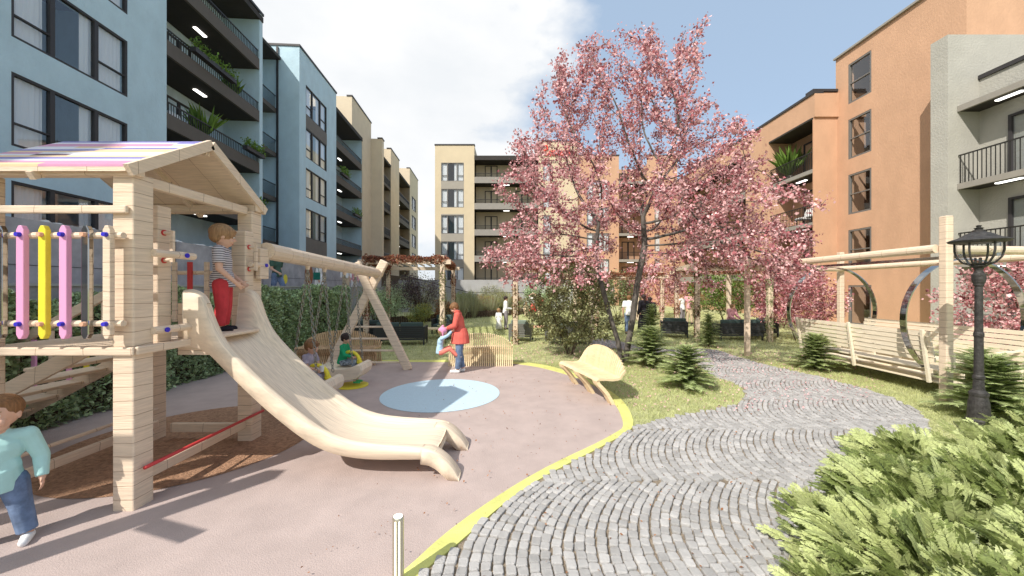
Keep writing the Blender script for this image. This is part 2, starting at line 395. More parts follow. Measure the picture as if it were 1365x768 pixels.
# ------------------------------------------------------------------ ground
KO = [(-30,6000)]
kerb_out = [(558.5,768),(600.6,736.7),(664.7,678.5),(712.8,644),(761,618),(801,598),(837,578),(845,569.5),(843,556),(833,538),(817,524),(785,506),(753,494),(721,486),(681,482),(600,480.5),(480,481),(400,481)]
kerb_in  = [(540,764),(584.5,720.6),(640.7,678.5),(697,642),(745,616),(793,594),(826,575.5),(831,571),(830,560),(821,540),(801,520),(777,507),(745,497),(713,489),(681,485),(600,483.2),(480,483.5),(400,483.5)]
ko = [G(*p) for p in kerb_out]; ki = [G(*p) for p in kerb_in]
ko = [(-1.9,.3),(-1.35,1.4)] + ko; ki = [(-2.1,.3),(-1.55,1.4)] + ki
def smooth_poly(p, it=2):
    for _ in range(it):
        q=[p[0]]
        for a,b in zip(p[:-1],p[1:]): q += [(a[0]*.75+b[0]*.25,a[1]*.75+b[1]*.25),(a[0]*.25+b[0]*.75,a[1]*.25+b[1]*.75)]
        q.append(p[-1]); p=q
    return p
ko = smooth_poly(ko); ki = smooth_poly(ki)
def sheet(name, poly, z, m):
    mb = MB(); mb.add([(x,y,z) for x,y in poly],[tuple(range(len(poly)))]); return struct(name, mb, m)
mb = MB(); mb.add([(-600,-300,0),(600,-300,0),(600,1200,0),(-600,1200,0)],[(0,1,2,3)]); struct('ground', mb, M['lawn'])
pg = ki + [(-9.2,10.0),(-9.6,-4),(-2.1,-4)]
sheet('playground_surface', pg, .012, M['rubber'])
mb = MB()
for i in range(len(ko)-1):
    a,b,c,d = ki[i],ki[i+1],ko[i+1],ko[i]
    mb.add([(*a,.02),(*b,.02),(*c,.02),(*d,.02),(*a,0),(*b,0),(*c,0),(*d,0)],[(0,1,2,3),(0,4,5,1),(3,2,6,7)])
struct('kerb', mb, M['kerb'])
def disc(name,c,r,z,m,n=64,wob=0):
    mb=MB(); mb.add([(c[0]+r*(1+wob*math.sin(5*t)+wob*.6*math.sin(11*t+1))*math.cos(t),c[1]+r*(1+wob*math.sin(5*t)+wob*.6*math.sin(11*t+1))*math.sin(t),z) for t in [2*pi*i/n for i in range(n)]],[tuple(range(n))]); return struct(name,mb,m)
disc('painted_circle',(-1.335,7.07),1.1,.017,M['blue_rubber'])
disc('mulch_circle',(-4.15,4.95),1.42,.017,M['mulch'])
lp = [(558.5,768),(600.6,736.7),(664.7,678.5),(712.8,644),(761,618),(801,598),(837,578),(845,571),(862,566),(880,561),(925,551),(960,546),(985,539),(994,530),(990,518),(975,510),(949,503),(935,490),(922,482),(900,476),(868,471),(820,466),(780,458),(800,452),(862,462),(900,464),(955,467),(985,477),(1020,487),(1060,496),(1100,505),(1150,519),(1195,534),(1225,550),(1238,563),(1239,580),(1222,608),(1170,655),(1090,712),(1030,768)]
pathp = [(-1.35,1.4)]+[G(*p) for p in lp]+[(1.75,2.0),(1.2,.8),(.5,-2),(-1.9,-2)]
sheet('path', pathp, .006, M['grit'])
def inpoly(x,y,poly):
    c=False; n=len(poly); j=n-1
    for i in range(n):
        xi,yi=poly[i]; xj,yj=poly[j]
        if (yi>y)!=(yj>y) and x<(xj-xi)*(y-yi)/(yj-yi)+xi: c=not c
        j=i
    return c
V=[];Fc=[]
def stone(cx,cy,ang,l,w_):
    o=len(V); h=random.uniform(.020,.030); tx=random.uniform(-.035,.035); ty=random.uniform(-.035,.035); ca,sa=math.cos(ang),math.sin(ang)
    jig=[(random.uniform(-.005,.005),random.uniform(-.004,.004)) for _ in range(4)]
    cs=[(-1,-1),(1,-1),(1,1),(-1,1)]
    for ring,(sc_,z) in enumerate(((1,0),(1,h-.009),(.94,h-.001),(.80,h+.001))):
        for k,(a,b) in enumerate(cs):
            for q in (0,1):
                a2,b2=a,b
                if q!=(k%2): a2=a*.74
                else: b2=b*.74
                lx=(a2*l/2+jig[k][0])*sc_; ly=(b2*w_/2+jig[k][1])*sc_
                V.append((cx+lx*ca-ly*sa, cy+lx*sa+ly*ca, (z+(lx*tx+ly*ty if ring else 0))+.004))
    for r_ in range(3):
        for k in range(8):
            k2=(k+1)%8; Fc.append((o+r_*8+k,o+r_*8+k2,o+(r_+1)*8+k2,o+(r_+1)*8+k))
    Fc.append(tuple(o+24+k for k in range(8)))
BW=1.4; pitch=.086
for band in range(-1,12):
    y0=2.45+BW*(band-1)
    for ci in range(-90,190):
        x0=ci*pitch; 
        # arc: x = x0 + .42*(2t)^2 bulging to -x
        n=15; ph=random.random(); x0+=random.uniform(-.006,.006)
        pts=[]
        for k in range(n):
            t=(k+ph)/n-.5
            pts.append(.5*math.copysign(abs(2*t)**.96,t))
        for t in pts:
            t+=random.uniform(-.004,.004)
            y=y0+(t+.5)*BW; x=x0+.20*(2*t)**2+.38*(y-3.85)+random.uniform(-.004,.004)
            if y>16.5: continue
            if not inpoly(x,y,pathp) : continue
            sl_=.20*8*t/BW+.38; ang=math.atan2(1,sl_)
            stone(x,y,ang,BW/n*math.sqrt(1+.8*sl_*sl_)*random.uniform(.87,.94),pitch*random.uniform(.84,.91)/math.sqrt(1+.9*sl_*sl_))
mb=MB(); mb.v=V; mb.f=Fc; mb.m=[0]*len(Fc)
tag(mb.obj('path_paving', M['stone'], smooth=False), kind='structure')
# grass blades (uncountable)
def region(n, x0,x1,y0,y1, dens):
    P=np.stack([rng.uniform(x0,x1,n),rng.uniform(y0,y1,n)],1); return P
pp=np.array(pathp); pgp=np.array(ko+[(-9.2,10.2),(-9.6,-4),(-2.1,-4)])
def inside(P,poly):
    x=P[:,0];y=P[:,1];c=np.zeros(len(P),bool);j=len(poly)-1
    for i in range(len(poly)):
        xi,yi=poly[i];xj,yj=poly[j]
        if yi!=yj: c^=((yi>y)!=(yj>y))&(x<(xj-xi)*(y-yi)/(yj-yi)+xi)
        j=i
    return c
Ps=[]
for (n,x0,x1,y0,y1) in ((150000,-.5,10,4.2,10),(70000,1.6,5.5,1.8,5.0),(80000,-7,12,9,19),(30000,-8,16,17,32)):
    P=region(n,x0,x1,y0,y1,0); k=~inside(P,pp)&~inside(P,pgp); Ps.append(P[k])
P=np.concatenate(Ps); n=len(P)
far=np.clip(P[:,1]/8,1,3.2); h=(.028+.035*rng.random(n))*np.sqrt(far)*1.1; a=rng.random(n)*2*pi; wd=.004*far**1.1
lean=rng.normal(size=(n,2))*h[:,None]*.55
clump=.5+.8*(np.sin(P[:,0]*9+np.sin(P[:,1]*7)*2)*np.sin(P[:,1]*11+P[:,0]*3)*.5+.5); h=h*clump
V3=np.zeros((n,3,3)); V3[:,0,:2]=P+np.stack([np.cos(a),np.sin(a)],1)*wd[:,None]; V3[:,1,:2]=P-np.stack([np.cos(a),np.sin(a)],1)*wd[:,None]
V3[:,2,:2]=P+lean; V3[:,2,2]=h
tag(link('grass', arr_mesh('grass',V3.reshape(-1,3),np.arange(3*n).reshape(-1,3),M['blade'],3)), kind='stuff')
# planting beds on the left
mb=MB(); mb.prism([(-9.9,-6),(-7.2,-6),(-8.55,19.5),(-9.9,19.5)],0,.05); struct('planting_bed', mb, M['soil'])

# ------------------------------------------------------------------ terrace on the left
TH = math.atan(.065)
OY=.86
def rot(x,y): return (x*math.cos(TH)-y*math.sin(TH), x*math.sin(TH)+y*math.cos(TH)+OY)
def rthing(name,label,cat,x,y,z=0,group=None): 
    X,Y=rot(x,y); return thing(name,label,cat,(X,Y,z),TH,group)
mb=MB(); mb.box((-8.6,-6,0),(-7.0,27,1.55)); o=mb.obj('terrace_walkway', M['concrete']); o.rotation_euler.z=TH; o.location.y=OY; tag(o,kind='structure')
t=rthing('retaining_wall','low grey concrete parapet wall behind the hedge, edging the raised walkway','wall',-7.05,2)
mb=MB(); mb.box((-7.05+.0,-6,0),(-6.9,26.5,2.03)); o=mb.obj('wall_face',M['concrete'],t,org=(-7.05,2,0)); 
mb=MB(); mb.box((-7.07,-6,2.03),(-6.87,26.5,2.07)); mb.obj('coping',M['concrete_light'],t,org=(-7.05,2,0))
t=rthing('retaining_wall','tall grey concrete retaining wall under the blue building, with coloured discs on it','wall',-8.6,2)
mb=MB(); mb.box((-9.0,-6,0),(-8.6,30,3.28)); mb.obj('wall_face',M['concrete'],t,org=(-8.6,2,0))
mb=MB()
for yy in (-2,2,3.6,6,8.5,10,14,18,22): mb.box((-8.6,yy,1.5),(-8.594,yy+.025,3.27))
mb.box((-8.6,-5,2.42),(-8.594,29,2.435)); mb.obj('joint',M['joint'],t,org=(-8.6,2,0))
for (yy,zz,r_,mm) in ((15.6,2.38,.17,'yellow_paint'),(17.7,2.62,.42,'terracotta')):
    mb=MB(); n=32
    mb.add([(-8.592,yy+r_*math.cos(2*pi*i/n),zz+r_*1.15*math.sin(2*pi*i/n)) for i in range(n)],[tuple(range(n))]); mb.obj('painted_disc',M[mm],t,org=(-8.6,2,0))
mb=MB(); mb.box((-30,-10,0),(-9.0,75,3.2)); o=mb.obj('upper_ground',M['soil']); o.rotation_euler.z=TH; o.location.y=OY; tag(o,kind='structure')
mb=MB()
for i in range(1500):
    mb.ell((random.uniform(-9.9,-8.95),random.uniform(-1,20),3.22+random.random()*.12),(random.uniform(.04,.1),random.uniform(.04,.1),random.uniform(.03,.06)),nu=6,nv=4)
o=mb.obj('pebbles',M['pebble'],smooth=False); o.rotation_euler.z=TH; o.location.y=OY; tag(o,kind='stuff')

# ------------------------------------------------------------------ buildings
class Fac:
    """one flat facade; (u,d,z): along it, depth inwards, height"""
    def __init__(s, root, org, face, at): s.root=root; s.org=Vector(org); s.face=face; s.at=at
    def P(s,u,d,z):
        return {'R':(s.at-d,u,z),'L':(s.at+d,u,z),'F':(u,s.at+d,z)}[s.face]
    def rz(s): return {'R':pi/2,'L':-pi/2,'F':0}[s.face]
    def loc(s,u,d,z): return Vector(s.P(u,d,z))-s.org
    def box(s,mb,u0,u1,d0,d1,z0,z1):
        a=s.P(u0,d0,z0); b=s.P(u1,d1,z1)
        return mb.box([min(i,j) for i,j in zip(a,b)],[max(i,j) for i,j in zip(a,b)])
    def wall(s,u0,u1,z0,z1,holes,m,depth=.16,name='wall'):
        mb=MB(); us=sorted({u0,u1}|{h[0] for h in holes}|{h[1] for h in holes}); zs=sorted({z0,z1}|{h[2] for h in holes}|{h[3] for h in holes})
        for i in range(len(us)-1):
            j=0
            while j<len(zs)-1:
                um=(us[i]+us[i+1])/2; zm=(zs[j]+zs[j+1])/2
                if any(h[0]<um<h[1] and h[2]<zm<h[3] for h in holes): j+=1; continue
                k=j
                while k+1<len(zs)-1 and not any(h[0]<um<h[1] and h[2]<(zs[k+1]+zs[k+2])/2<h[3] for h in holes): k+=1
                mb.add([s.P(us[i],0,zs[j]),s.P(us[i+1],0,zs[j]),s.P(us[i+1],0,zs[k+1]),s.P(us[i],0,zs[k+1])],[(0,1,2,3)]); j=k+1
        for h in holes:
            a,b,c,d=h
            for q in (((a,c),(a,d)),((b,c),(b,d)),((a,c),(b,c)),((a,d),(b,d))):
                (p1,p2)=q; mb.add([s.P(p1[0],0,p1[1]),s.P(p2[0],0,p2[1]),s.P(p2[0],depth*2,p2[1]),s.P(p1[0],depth*2,p1[1])],[(0,1,2,3)])
        return mb.obj(name,m,s.root,org=s.org)
    def put(s, tree, u, d, z):
        """copy window/door prototype here"""
        c=copytree(tree, s.root); c.location=s.loc(u,d,z); c.rotation_euler=(0,0,s.rz())
        return c
protos={}
def flip_u(face): return face=='L'
def window_proto(key,W,H,splits,fm,low=None,curt=True,ft=.07,name='window'):
    """canonical: x 0..W, facing -y, z 0..H; root is frame mesh with pane and curtain children"""
    if key in protos: return protos[key]
    mb=MB(); xs=[0]+[q*W for q in splits]+[W]
    mb.box((0,-.02,0),(W,.10,ft)); mb.box((0,-.02,H-ft),(W,.10,H)); mb.box((0,-.02,ft),(ft,.10,H-ft)); mb.box((W-ft,-.02,ft),(W,.10,H-ft))
    for x in xs[1:-1]: mb.box((x-ft*.9,-.015,ft),(x+ft*.9,.10,H-ft))
    for i in range(len(xs)-1):
        if low and i in low: mb.box((xs[i]+ft*.5,-.005,H*low[i]-ft*.3),(xs[i+1]-ft*.5,.09,H*low[i]+ft*.3))
    fr=mb.obj(name,fm); g=MB(); g.add([(ft,.05,ft),(W-ft,.05,ft),(W-ft,.05,H-ft),(ft,.05,H-ft)],[(0,1,2,3)])
    g.obj('pane',M['glass'],fr)
    if curt:
        c=MB()
        segs = [(xs[i],xs[i+1]) for i in range(len(xs)-1)]
        for i,(a,b) in enumerate(segs):
            if len(segs)==3 and i==1: a2,b2=b-(b-a)*.32,b
            else: a2,b2=a,b-(b-a)*.12
            nn=int((b2-a2)/.04)+2
            vs=[]
            for k in range(nn):
                x=a2+(b2-a2)*k/(nn-1); y=.15+.022*math.sin(x*46)+.01*math.sin(x*17)
                vs+= [(x,y,0.0),(x,y,H)]
            c.add(vs,[(2*k,2*k+2,2*k+3,2*k+1) for k in range(nn-1)])
        c.obj('curtain',M['curtain'],fr,smooth=True)
    protos[key]=fr; return fr
def retire(): 
    for k,p in protos.items():
        for ch in list(p.children): bpy.data.objects.remove(ch)
        bpy.data.objects.remove(p)
def door_proto():
    return window_proto('door',1.5,2.25,[.5],M['dark_trim'],curt=False,ft=.09,name='balcony_door')
lights_made=[0]
def balcony_bay(f,u0,u1,D,floors,wallm,slabm,top,fascia=.62,railh=.5,lamp=True,doors=True,proj=0.0,first=True,endwalls=(True,True)):
    """recess with slabs; floors = list of fascia bottom heights"""
    mb=MB(); z0=min(floors)-2.6
    a=[f.P(u0,D,z0),f.P(u1,D,z0),f.P(u1,D,top),f.P(u0,D,top)]; mb.add(a,[(0,1,2,3)])
    for i,u in enumerate((u0,u1)):
        if endwalls[i]: mb.add([f.P(u,0,z0),f.P(u,D,z0),f.P(u,D,top),f.P(u,0,top)],[(0,1,2,3)])
    mb.obj('bay_wall',wallm,f.root,org=f.org)
    for z in floors:
        sb=MB(); e=.004
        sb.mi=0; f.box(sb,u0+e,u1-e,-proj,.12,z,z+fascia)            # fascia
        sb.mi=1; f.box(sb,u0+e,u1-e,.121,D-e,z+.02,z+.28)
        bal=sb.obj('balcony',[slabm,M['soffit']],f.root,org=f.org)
        rb=MB(); zt=z+max(fascia,.28)+railh
        f.box(rb,u0+.02,u1-.02,-proj+.04,-proj+.09,zt-.05,zt)
        n=int((u1-u0)/.13)
        for k in range(n+1):
            u=u0+.05+(u1-u0-.1)*k/n; f.box(rb,u-.011,u+.011,-proj+.055,-proj+.077,z+fascia,zt-.05)
        rb.obj('railing',M['rail'],bal,org=f.org)
        if lamp:
            lb=MB(); um=(u0+u1)/2; f.box(lb,um-.35,um+.35,D*.45,D*.45+.16,z-.03,z+.019); lb.obj('ceiling_lamp',M['lampwhite'],bal,org=f.org)
        if doors:
            nd=max(1,int((u1-u0)/3.6))
            for k in range(nd):
                u=u0+(u1-u0)*(k+.5)/nd-.75
                uu=u if f.face!='L' else u+1.5
                f.put(door_proto(),uu,D-.04,z+.285)
def coping(f,u0,u1,z,d0=-.06,d1=.5,m='dark_trim',h=.14):
    mb=MB(); f.box(mb,u0-.05,u1+.05,d0,d1,z,z+h); mb.obj('coping',M[m],f.root,org=f.org)
def side(root,org,pts,m,name='wall'):
    mb=MB(); mb.add(pts,[tuple(range(len(pts)))]); return mb.obj(name,m,root,org=org)
def win_col(f,u0,u1,zs,H,key,splits,fm,low,spand=(),spm=None,curt=True,wallargs=None):
    W=u1-u0; p=window_proto(key,W,H,splits,fm,low,curt)
    holes=[]
    for z in zs:
        uu=u0 if f.face!='L' else u1
        f.put(p,uu,.03,z); holes.append((u0,u1,z,z+H))
    for (za,zb) in spand:
        mb=MB(); f.box(mb,u0,u1,-.012,.05,za,zb); mb.obj('spandrel',M[spm],f.root,org=f.org)
    return holes
def shell(root,org,b0,b1,m,skip=''):
    """plain closed sides / roof of a block, minus the modelled facades"""
    x0,y0,z0=b0;x1,y1,z1=b1; mb=MB()
    q={'R':[(x1,y0,z0),(x1,y1,z0),(x1,y1,z1),(x1,y0,z1)],'L':[(x0,y0,z0),(x0,y1,z0),(x0,y1,z1),(x0,y0,z1)],
       'F':[(x0,y0,z0),(x1,y0,z0),(x1,y0,z1),(x0,y0,z1)],'B':[(x0,y1,z0),(x1,y1,z0),(x1,y1,z1),(x0,y1,z1)],'T':[(x0,y0,z1),(x1,y0,z1),(x1,y1,z1),(x0,y1,z1)]}
    for k,v in q.items():
        if k not in skip: mb.add(v,[(0,1,2,3)])
    return mb.obj('wall',m,root,org=org)
def sill_split(): return {0:.3,2:.3}
W3=[.3,.68]
# --- blue building, near
a1=-13.2; org=(a1,12,3.2)
b=rthing('apartment_building','near pale blue rendered apartment block with stacked black-railed balconies, left edge of the photo','building',*org)
f=Fac(b,org,'R',a1)
holes=win_col(f,10.39,13.75,[2.93,5.95,8.97,11.99,15.0],2.05,'blue1',W3,M['dark_trim'],{0:.32,2:.36})
holes+=win_col(f,5.6,8.96,[2.93,5.95,8.97,11.99,15.0],2.05,'blue1',W3,M['dark_trim'],{0:.32,2:.36})
f.wall(5,15.42,3.2,17.9,holes,M['blue_wall'])
shell(b,org,(-24,5,3.2),(a1-2.05,21.7,17.9),M['blue_wall'],'R')
shell(b,org,(-24,-8,3.2),(-14.66,5,17.9),M['blue_wall'],'B')
balcony_bay(f,15.42,21.7,2.0,[5.6,8.6,11.6,14.6],M['blue_wall'],M['slab'],17.5)
side(b,org,[(a1,21.7,3.2),(a1,22.0,3.2),(a1,22.0,17.9),(a1,21.7,17.9)],M['blue_wall'])
side(b,org,[(a1,22,3.2),(-16,22,3.2),(-16,22,17.9),(a1,22,17.9)],M['blue_wall'])
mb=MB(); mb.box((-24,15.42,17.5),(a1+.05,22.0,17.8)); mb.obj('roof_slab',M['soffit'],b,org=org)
coping(f,5,22,17.9)
# --- blue building, second
org=(a1,28,3.0)
b=rthing('apartment_building','second pale blue apartment block with a column of wide windows, beyond the near blue one','building',*org)
f=Fac(b,org,'R',a1)
holes=win_col(f,27.24,30.77,[5.45+.2,8.6,11.5,14.6],2.15,'blue2',W3,M['dark_trim'],{0:.32,2:.36},[(13.65,14.6),(4.3,5.65)],'spandrel')
f.wall(26.3,32.7,3,18.9,holes,M['blue_wall'])
shell(b,org,(-22,26.3,3),(a1,32.7,18.9),M['blue_wall'],'RB')
balcony_bay(f,32.7,39.3,2.0,[5.3,8.3,11.3,14.3],M['blue_wall'],M['slab'],17.4)
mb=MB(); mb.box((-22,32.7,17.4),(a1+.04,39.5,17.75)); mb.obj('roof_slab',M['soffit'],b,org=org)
coping(f,26.3,32.7,18.9); coping(Fac(b,org,'F',26.3),-22,a1,18.9)
# recess between the two: back wall and little balconies
mb=MB(); mb.add([(-15.9,22,3),(-15.9,26.3,3),(-15.9,26.3,18.2),(-15.9,22,18.2)],[(0,1,2,3)]); mb.obj('wall',M['blue_wall'],b,org=org)
f2=Fac(b,org,'R',-14.75)
for z in (4.9,8.0,11.1,14.2):
    sb=MB(); f2.box(sb,22.01,26.29,0,1.12,z,z+.3); bal=sb.obj('balcony',M['slab'],b,org=org)
    rb=MB(); f2.box(rb,22.02,26.28,.03,.07,z+1.15,z+1.2)
    for k in range(34): u=22.05+k*.125; f2.box(rb,u-.011,u+.011,.04,.06,z+.3,z+1.15)
    rb.obj('railing',M['rail'],bal,org=org)
mb=MB(); f2.box(mb,22.01,26.29,-.3,1.1,17.9,18.1); mb.obj('roof_slab',M['soffit'],b,org=org)
mb=MB(); mb.box((-14.72,26.2,3),(-14.6,26.29,18.8)); mb.obj('downpipe',M['dark_trim'],b,org=org)
# --- tan building at left
org=(a1,41,2)
b=rthing('apartment_building','tan rendered apartment block beyond the blue ones, stepped with balconies, left of the sky gap','building',*org)
shell(b,org,(-22,36.5,17.8),(a1-.004,39.6,20.6),M['tan_wall'],'B'); shell(b,org,(-22,39.5,2),(a1,42.5,20.6),M['tan_wall'],'')
coping(Fac(b,org,'R',a1),36.5,42.5,20.6)
aF=-12.0; f=Fac(b,org,'R',aF)
shell(b,org,(-22,42.5,2),(aF,43.3,18.9),M['tan_wall'],''); coping(f,42.5,43.3,18.9)
balcony_bay(f,43.3,46.4,1.8,[5,8,11,14],M['tan_wall'],M['slab'],16.9,fascia=.3,railh=.85)
mb=MB(); mb.box((-22,43.3,16.9),(aF+.04,46.4,17.15)); mb.obj('roof_slab',M['soffit'],b,org=org)
shell(b,org,(-22,46.4,2),(aF,50.8,19.2),M['tan_wall'],''); coping(f,46.4,50.8,19.2)
balcony_bay(f,50.8,57.7,1.8,[5,8,11,14],M['tan_wall'],M['slab'],17.4)
mb=MB(); mb.box((-22,50.8,17.4),(aF+.04,57.7,17.7)); mb.obj('roof_slab',M['soffit'],b,org=org)
holes=win_col(f,59.2,62.6,[5.5,8.5,11.5,14.5],2.1,'tanw',W3,M['dark_trim'],{0:.32,2:.36})
f.wall(57.7,64.5,2,20.4,holes,M['tan_wall']); shell(b,org,(-22,57.7,2),(aF,64.5,20.4),M['tan_wall'],'R'); coping(f,57.7,64.5,20.4)

# --- beige building, centre
YC=42.85; org=(-2,YC,0)
b=thing('apartment_building','beige apartment block straight ahead, facing the playground, with a column of wide windows','building',org)
f=Fac(b,org,'F',YC)
zs=[2.2,5.2,8.2,11.2,14.2]
holes=win_col(f,-8.1,-5.5,zs,2.12,'cen',[.28,.70],M['frame_grey'],{0:.32,2:.32},[(13.32,14.2),(7.32,8.2),(4.32,5.2),(10.32,10.45)],'spandrel_light')
f.wall(-8.8,-4.3,0,18.3,holes,M['beige_wall']); shell(b,org,(-8.8,YC,0),(-4.3,YC+10,18.3),M['beige_wall'],'F'); coping(f,-8.8,-4.3,18.3)
balcony_bay(f,-4.3,3.0,1.8,[2.0,5.0,8.0,11.0,14.0],M['beige_wall'],M['slab_light'],16.6,fascia=.7,railh=.45)
mb=MB(); f.box(mb,-4.3,3.0,-.1,9,16.6,17.1); mb.obj('roof_slab',M['soffit'],b,org=org)
holes=win_col(f,3.55,4.5,zs,2.12,'cen2',[],M['frame_grey'],{0:.4},[],None)
f.wall(3.0,7.5,0,18.7,holes,M['beige_wall']); shell(b,org,(3.0,YC,0),(7.5,YC+10,18.7),M['beige_wall'],'F'); coping(f,3.0,7.5,18.7)
# red script sign with a small dark line under it
mb=MB()
def stroke(pts,r=.09): mb.tube([(3.5+p[0],YC-.08,16.95+p[1]) for p in pts],r,5)
stroke([(.0,1.2),(.5,1.3),(.55,.9),(.2,.75),(.15,.3),(.45,.15),(.7,.4)],.1)
for i in range(5):
    x=.85+i*.48; stroke([(x,.75),(x-.12,.45),(x+.05,.12),(x+.22,.35),(x+.2,.78),(x+.28,.2),(x+.42,.35)])
stroke([(3.0,1.25),(3.05,.5),(3.3,.2)],.1)
mb.obj('sign_lettering',M['red_sign'],b,org=org)
mb=MB()
for i in range(9): x=3.35+i*.22; mb.box((x,YC-.05,16.3),(x+.05,YC-.01,16.62)); mb.box((x,YC-.05,16.3 if i%2 else 16.55),(x+.15,YC-.01,16.36 if i%2 else 16.62))
mb.obj('sign_lettering',M['dark_trim'],b,org=org)
# --- orange building, centre right
org=(16,YC,0)
b=thing('apartment_building','terracotta orange apartment block straight ahead, behind the blossoming tree','building',org)
f=Fac(b,org,'F',YC+.3)
zs=[3.2,6.2,9.2,12.2]
h1=win_col(f,8.6,11.2,zs,2.12,'cen',[.28,.70],M['frame_grey'],{0:.32,2:.32})
h1+=win_col(f,9.2,11.8,[.1],2.12,'cen',[.28,.70],M['frame_grey'],{0:.32,2:.32})
f.wall(7.52,12.3,0,17.2,h1,M['orange_wall']); coping(f,7.5,12.3,17.2)
balcony_bay(f,12.3,15.5,1.8,[2,5,8,11,14],M['orange_wall'],M['slab_light'],16.2,fascia=.3,railh=.85)
h1=win_col(f,16.4,17.4,zs,2.12,'cen2b',[],M['frame_grey'],{0:.4})
f.wall(15.5,19.0,0,17.2,h1,M['orange_wall']); coping(f,15.5,19,17.2)
shell(b,org,(7.52,YC+.3,0),(34,YC+10,16.6),M['orange_wall'],'FT'); 
# --- orange wing, right
xw=16.95; org=(xw,30,0)
b=thing('apartment_building','long terracotta wing with railed balconies receding behind the blossom, right side','building',org)
f=Fac(b,org,'L',xw)
FL=[2.55,5.5,8.5]
balcony_bay(f,21.15,24.7,1.5,FL,M['orange_wall'],M['slab_light'],11.5,fascia=.22,railh=.95)
f.wall(24.7,27.2,0,12.9,[],M['orange_wall'])
balcony_bay(f,27.2,38.3,1.5,FL,M['orange_wall'],M['slab_light'],11.5,fascia=.5,railh=.65)
f.wall(38.3,YC+.3,0,12.9,[],M['orange_wall'])
mb=MB(); f.box(mb,21.15,24.7,-.05,6,11.5,11.6); f.box(mb,27.2,38.3,-.05,6,11.5,11.6); mb.obj('roof_slab',M['soffit'],b,org=org)
mb=MB(); f.box(mb,21.0,24.7,0,6,11.6,12.9); f.box(mb,27.2,38.3,0,6,11.6,12.9); mb.obj('parapet',M['orange_wall'],b,org=org)
side(b,org,[(xw,21.1,0),(19.5,21.1,0),(19.5,21.1,13.0),(xw,21.1,13.0)],M['orange_wall'])
coping(f,21.05,YC,12.9,m='dark_trim'); coping(Fac(b,org,'F',21.1),xw,19,13.04)
shell(b,org,(xw+1.6,21.2,0),(26,YC,12.9),M['orange_wall'],'LF')
# --- orange block, near right
xo=18.3; org=(xo,16,0)
b=thing('apartment_building','tall plain terracotta block with one column of two-light windows, right side','building',org)
f=Fac(b,org,'L',xo)
p=window_proto('two',1.32,2.16,[],M['frame_grey'],{0:.5},False,.09)
holes=[]
for z in (2.98,5.98,8.98,11.98): f.put(p,20.42,.03,z); holes.append((19.1,20.42,z,z+2.16))
p=window_proto('ground',1.32,2.1,[],M['frame_grey'],{},False,.09,name='glazed_door'); f.put(p,20.42,.03,.05); holes.append((19.1,20.42,.05,2.15))
f.wall(15.1,21.2,0,14.9,holes,M['orange_wall']); shell(b,org,(xo,15.104,0),(30,21.2,14.9),M['orange_wall'],'L')
mb=MB(); f.box(mb,15.1,21.25,-.12,-.0,14.86,14.96); mb.obj('coping',M['slab_light'],b,org=org)
# --- grey building
xg=17.2; org=(xg,14,0)
b=thing('apartment_building','grey rendered apartment block with railed balconies at the right edge of the photo','building',org)
f=Fac(b,org,'L',xg)
mb=MB(); mb.box((16.85,14.5,0),(24,15.1,11.8)); mb.obj('wall',M['grey_wall'],b,org=org)
side(b,org,[(18.07,3,0),(18.07,14.5,0),(18.07,14.5,10.05),(18.07,3,10.05)],M['grey_wall'])
side(b,org,[(18.07,3,10.05),(18.07,14.5,10.05),(24,14.5,10.05),(24,3,10.05)],M['grey_wall'])
mb=MB(); mb.box((18.0,3,10.05),(18.3,14.49,10.2)); mb.obj('coping',M['dark_trim'],b,org=org)
for z,rl in ((2.8,True),(5.8,True),(8.8,False)):
    sb=MB(); sb.mi=0; sb.box((xg,3,z),(xg+.1,14.49,z+.22)); sb.mi=1; sb.box((xg+.1,3,z+.01),(18.06,14.49,z+.2)); bal=sb.obj('balcony',[M['slab_light'],M['soffit']],b,org=org)
    if rl:
        rb=MB(); rb.box((xg+.03,3,z+1.28),(xg+.07,14.48,z+1.33))
        for k in range(88): y=3.1+k*.13; rb.box((xg+.04,y,z+.22),(xg+.06,y+.022,z+1.28))
        rb.obj('railing',M['rail'],bal,org=org)
    lb=MB(); lb.box((17.5,12.9,z-.03),(17.65,13.6,z+.009)); lb.obj('ceiling_lamp',M['lampwhite'],bal,org=org)
    if z<8:
        for yy in (13.6,10.5): f.put(door_proto(),yy,.8,z+.22)
f.put(door_proto(),13.6,.8,0.05)
rb=MB(); rb.box((xg+.03,9,1.0),(xg+.07,14.48,1.05))
for k in range(42): y=9.1+k*.13; rb.box((xg+.03,y,0),(xg+.07,y+.06,1.0))
rb.obj('railing',M['frame_grey'],b,org=org)
retire()
# --- far terrace walls
t=thing('retaining_wall','pale concrete retaining wall in front of the beige building','wall',(-4,37.9,0))
mb=MB(); mb.box((-14,37.8,0),(6.2,38.1,2.82)); mb.obj('wall_face',M['concrete_light'],t,org=(-4,37.9,0))
t=thing('retaining_wall','lower pale concrete wall behind the flower bed with a stair rail above it','wall',(-4,31,0))
mb=MB(); mb.box((-13,31,0),(3.2,31.2,1.55)); mb.obj('wall_face',M['concrete_light'],t,org=(-4,31,0))
mb=MB(); mb.tube([(-9.3,31.1,3.1),(-3.6,31.1,1.65),(1.5,31.1,1.6)],.035,6); mb.obj('handrail',M['dark_trim'],t,org=(-4,31,0))
mb=MB(); mb.box((-14,38.1,0),(6.2,YC,2.3)); struct('upper_terrace',mb,M['concrete_light'])
mb=MB(); mb.box((-14,31.2,0),(3.2,37.8,1.2)); struct('middle_terrace',mb,M['soil'])
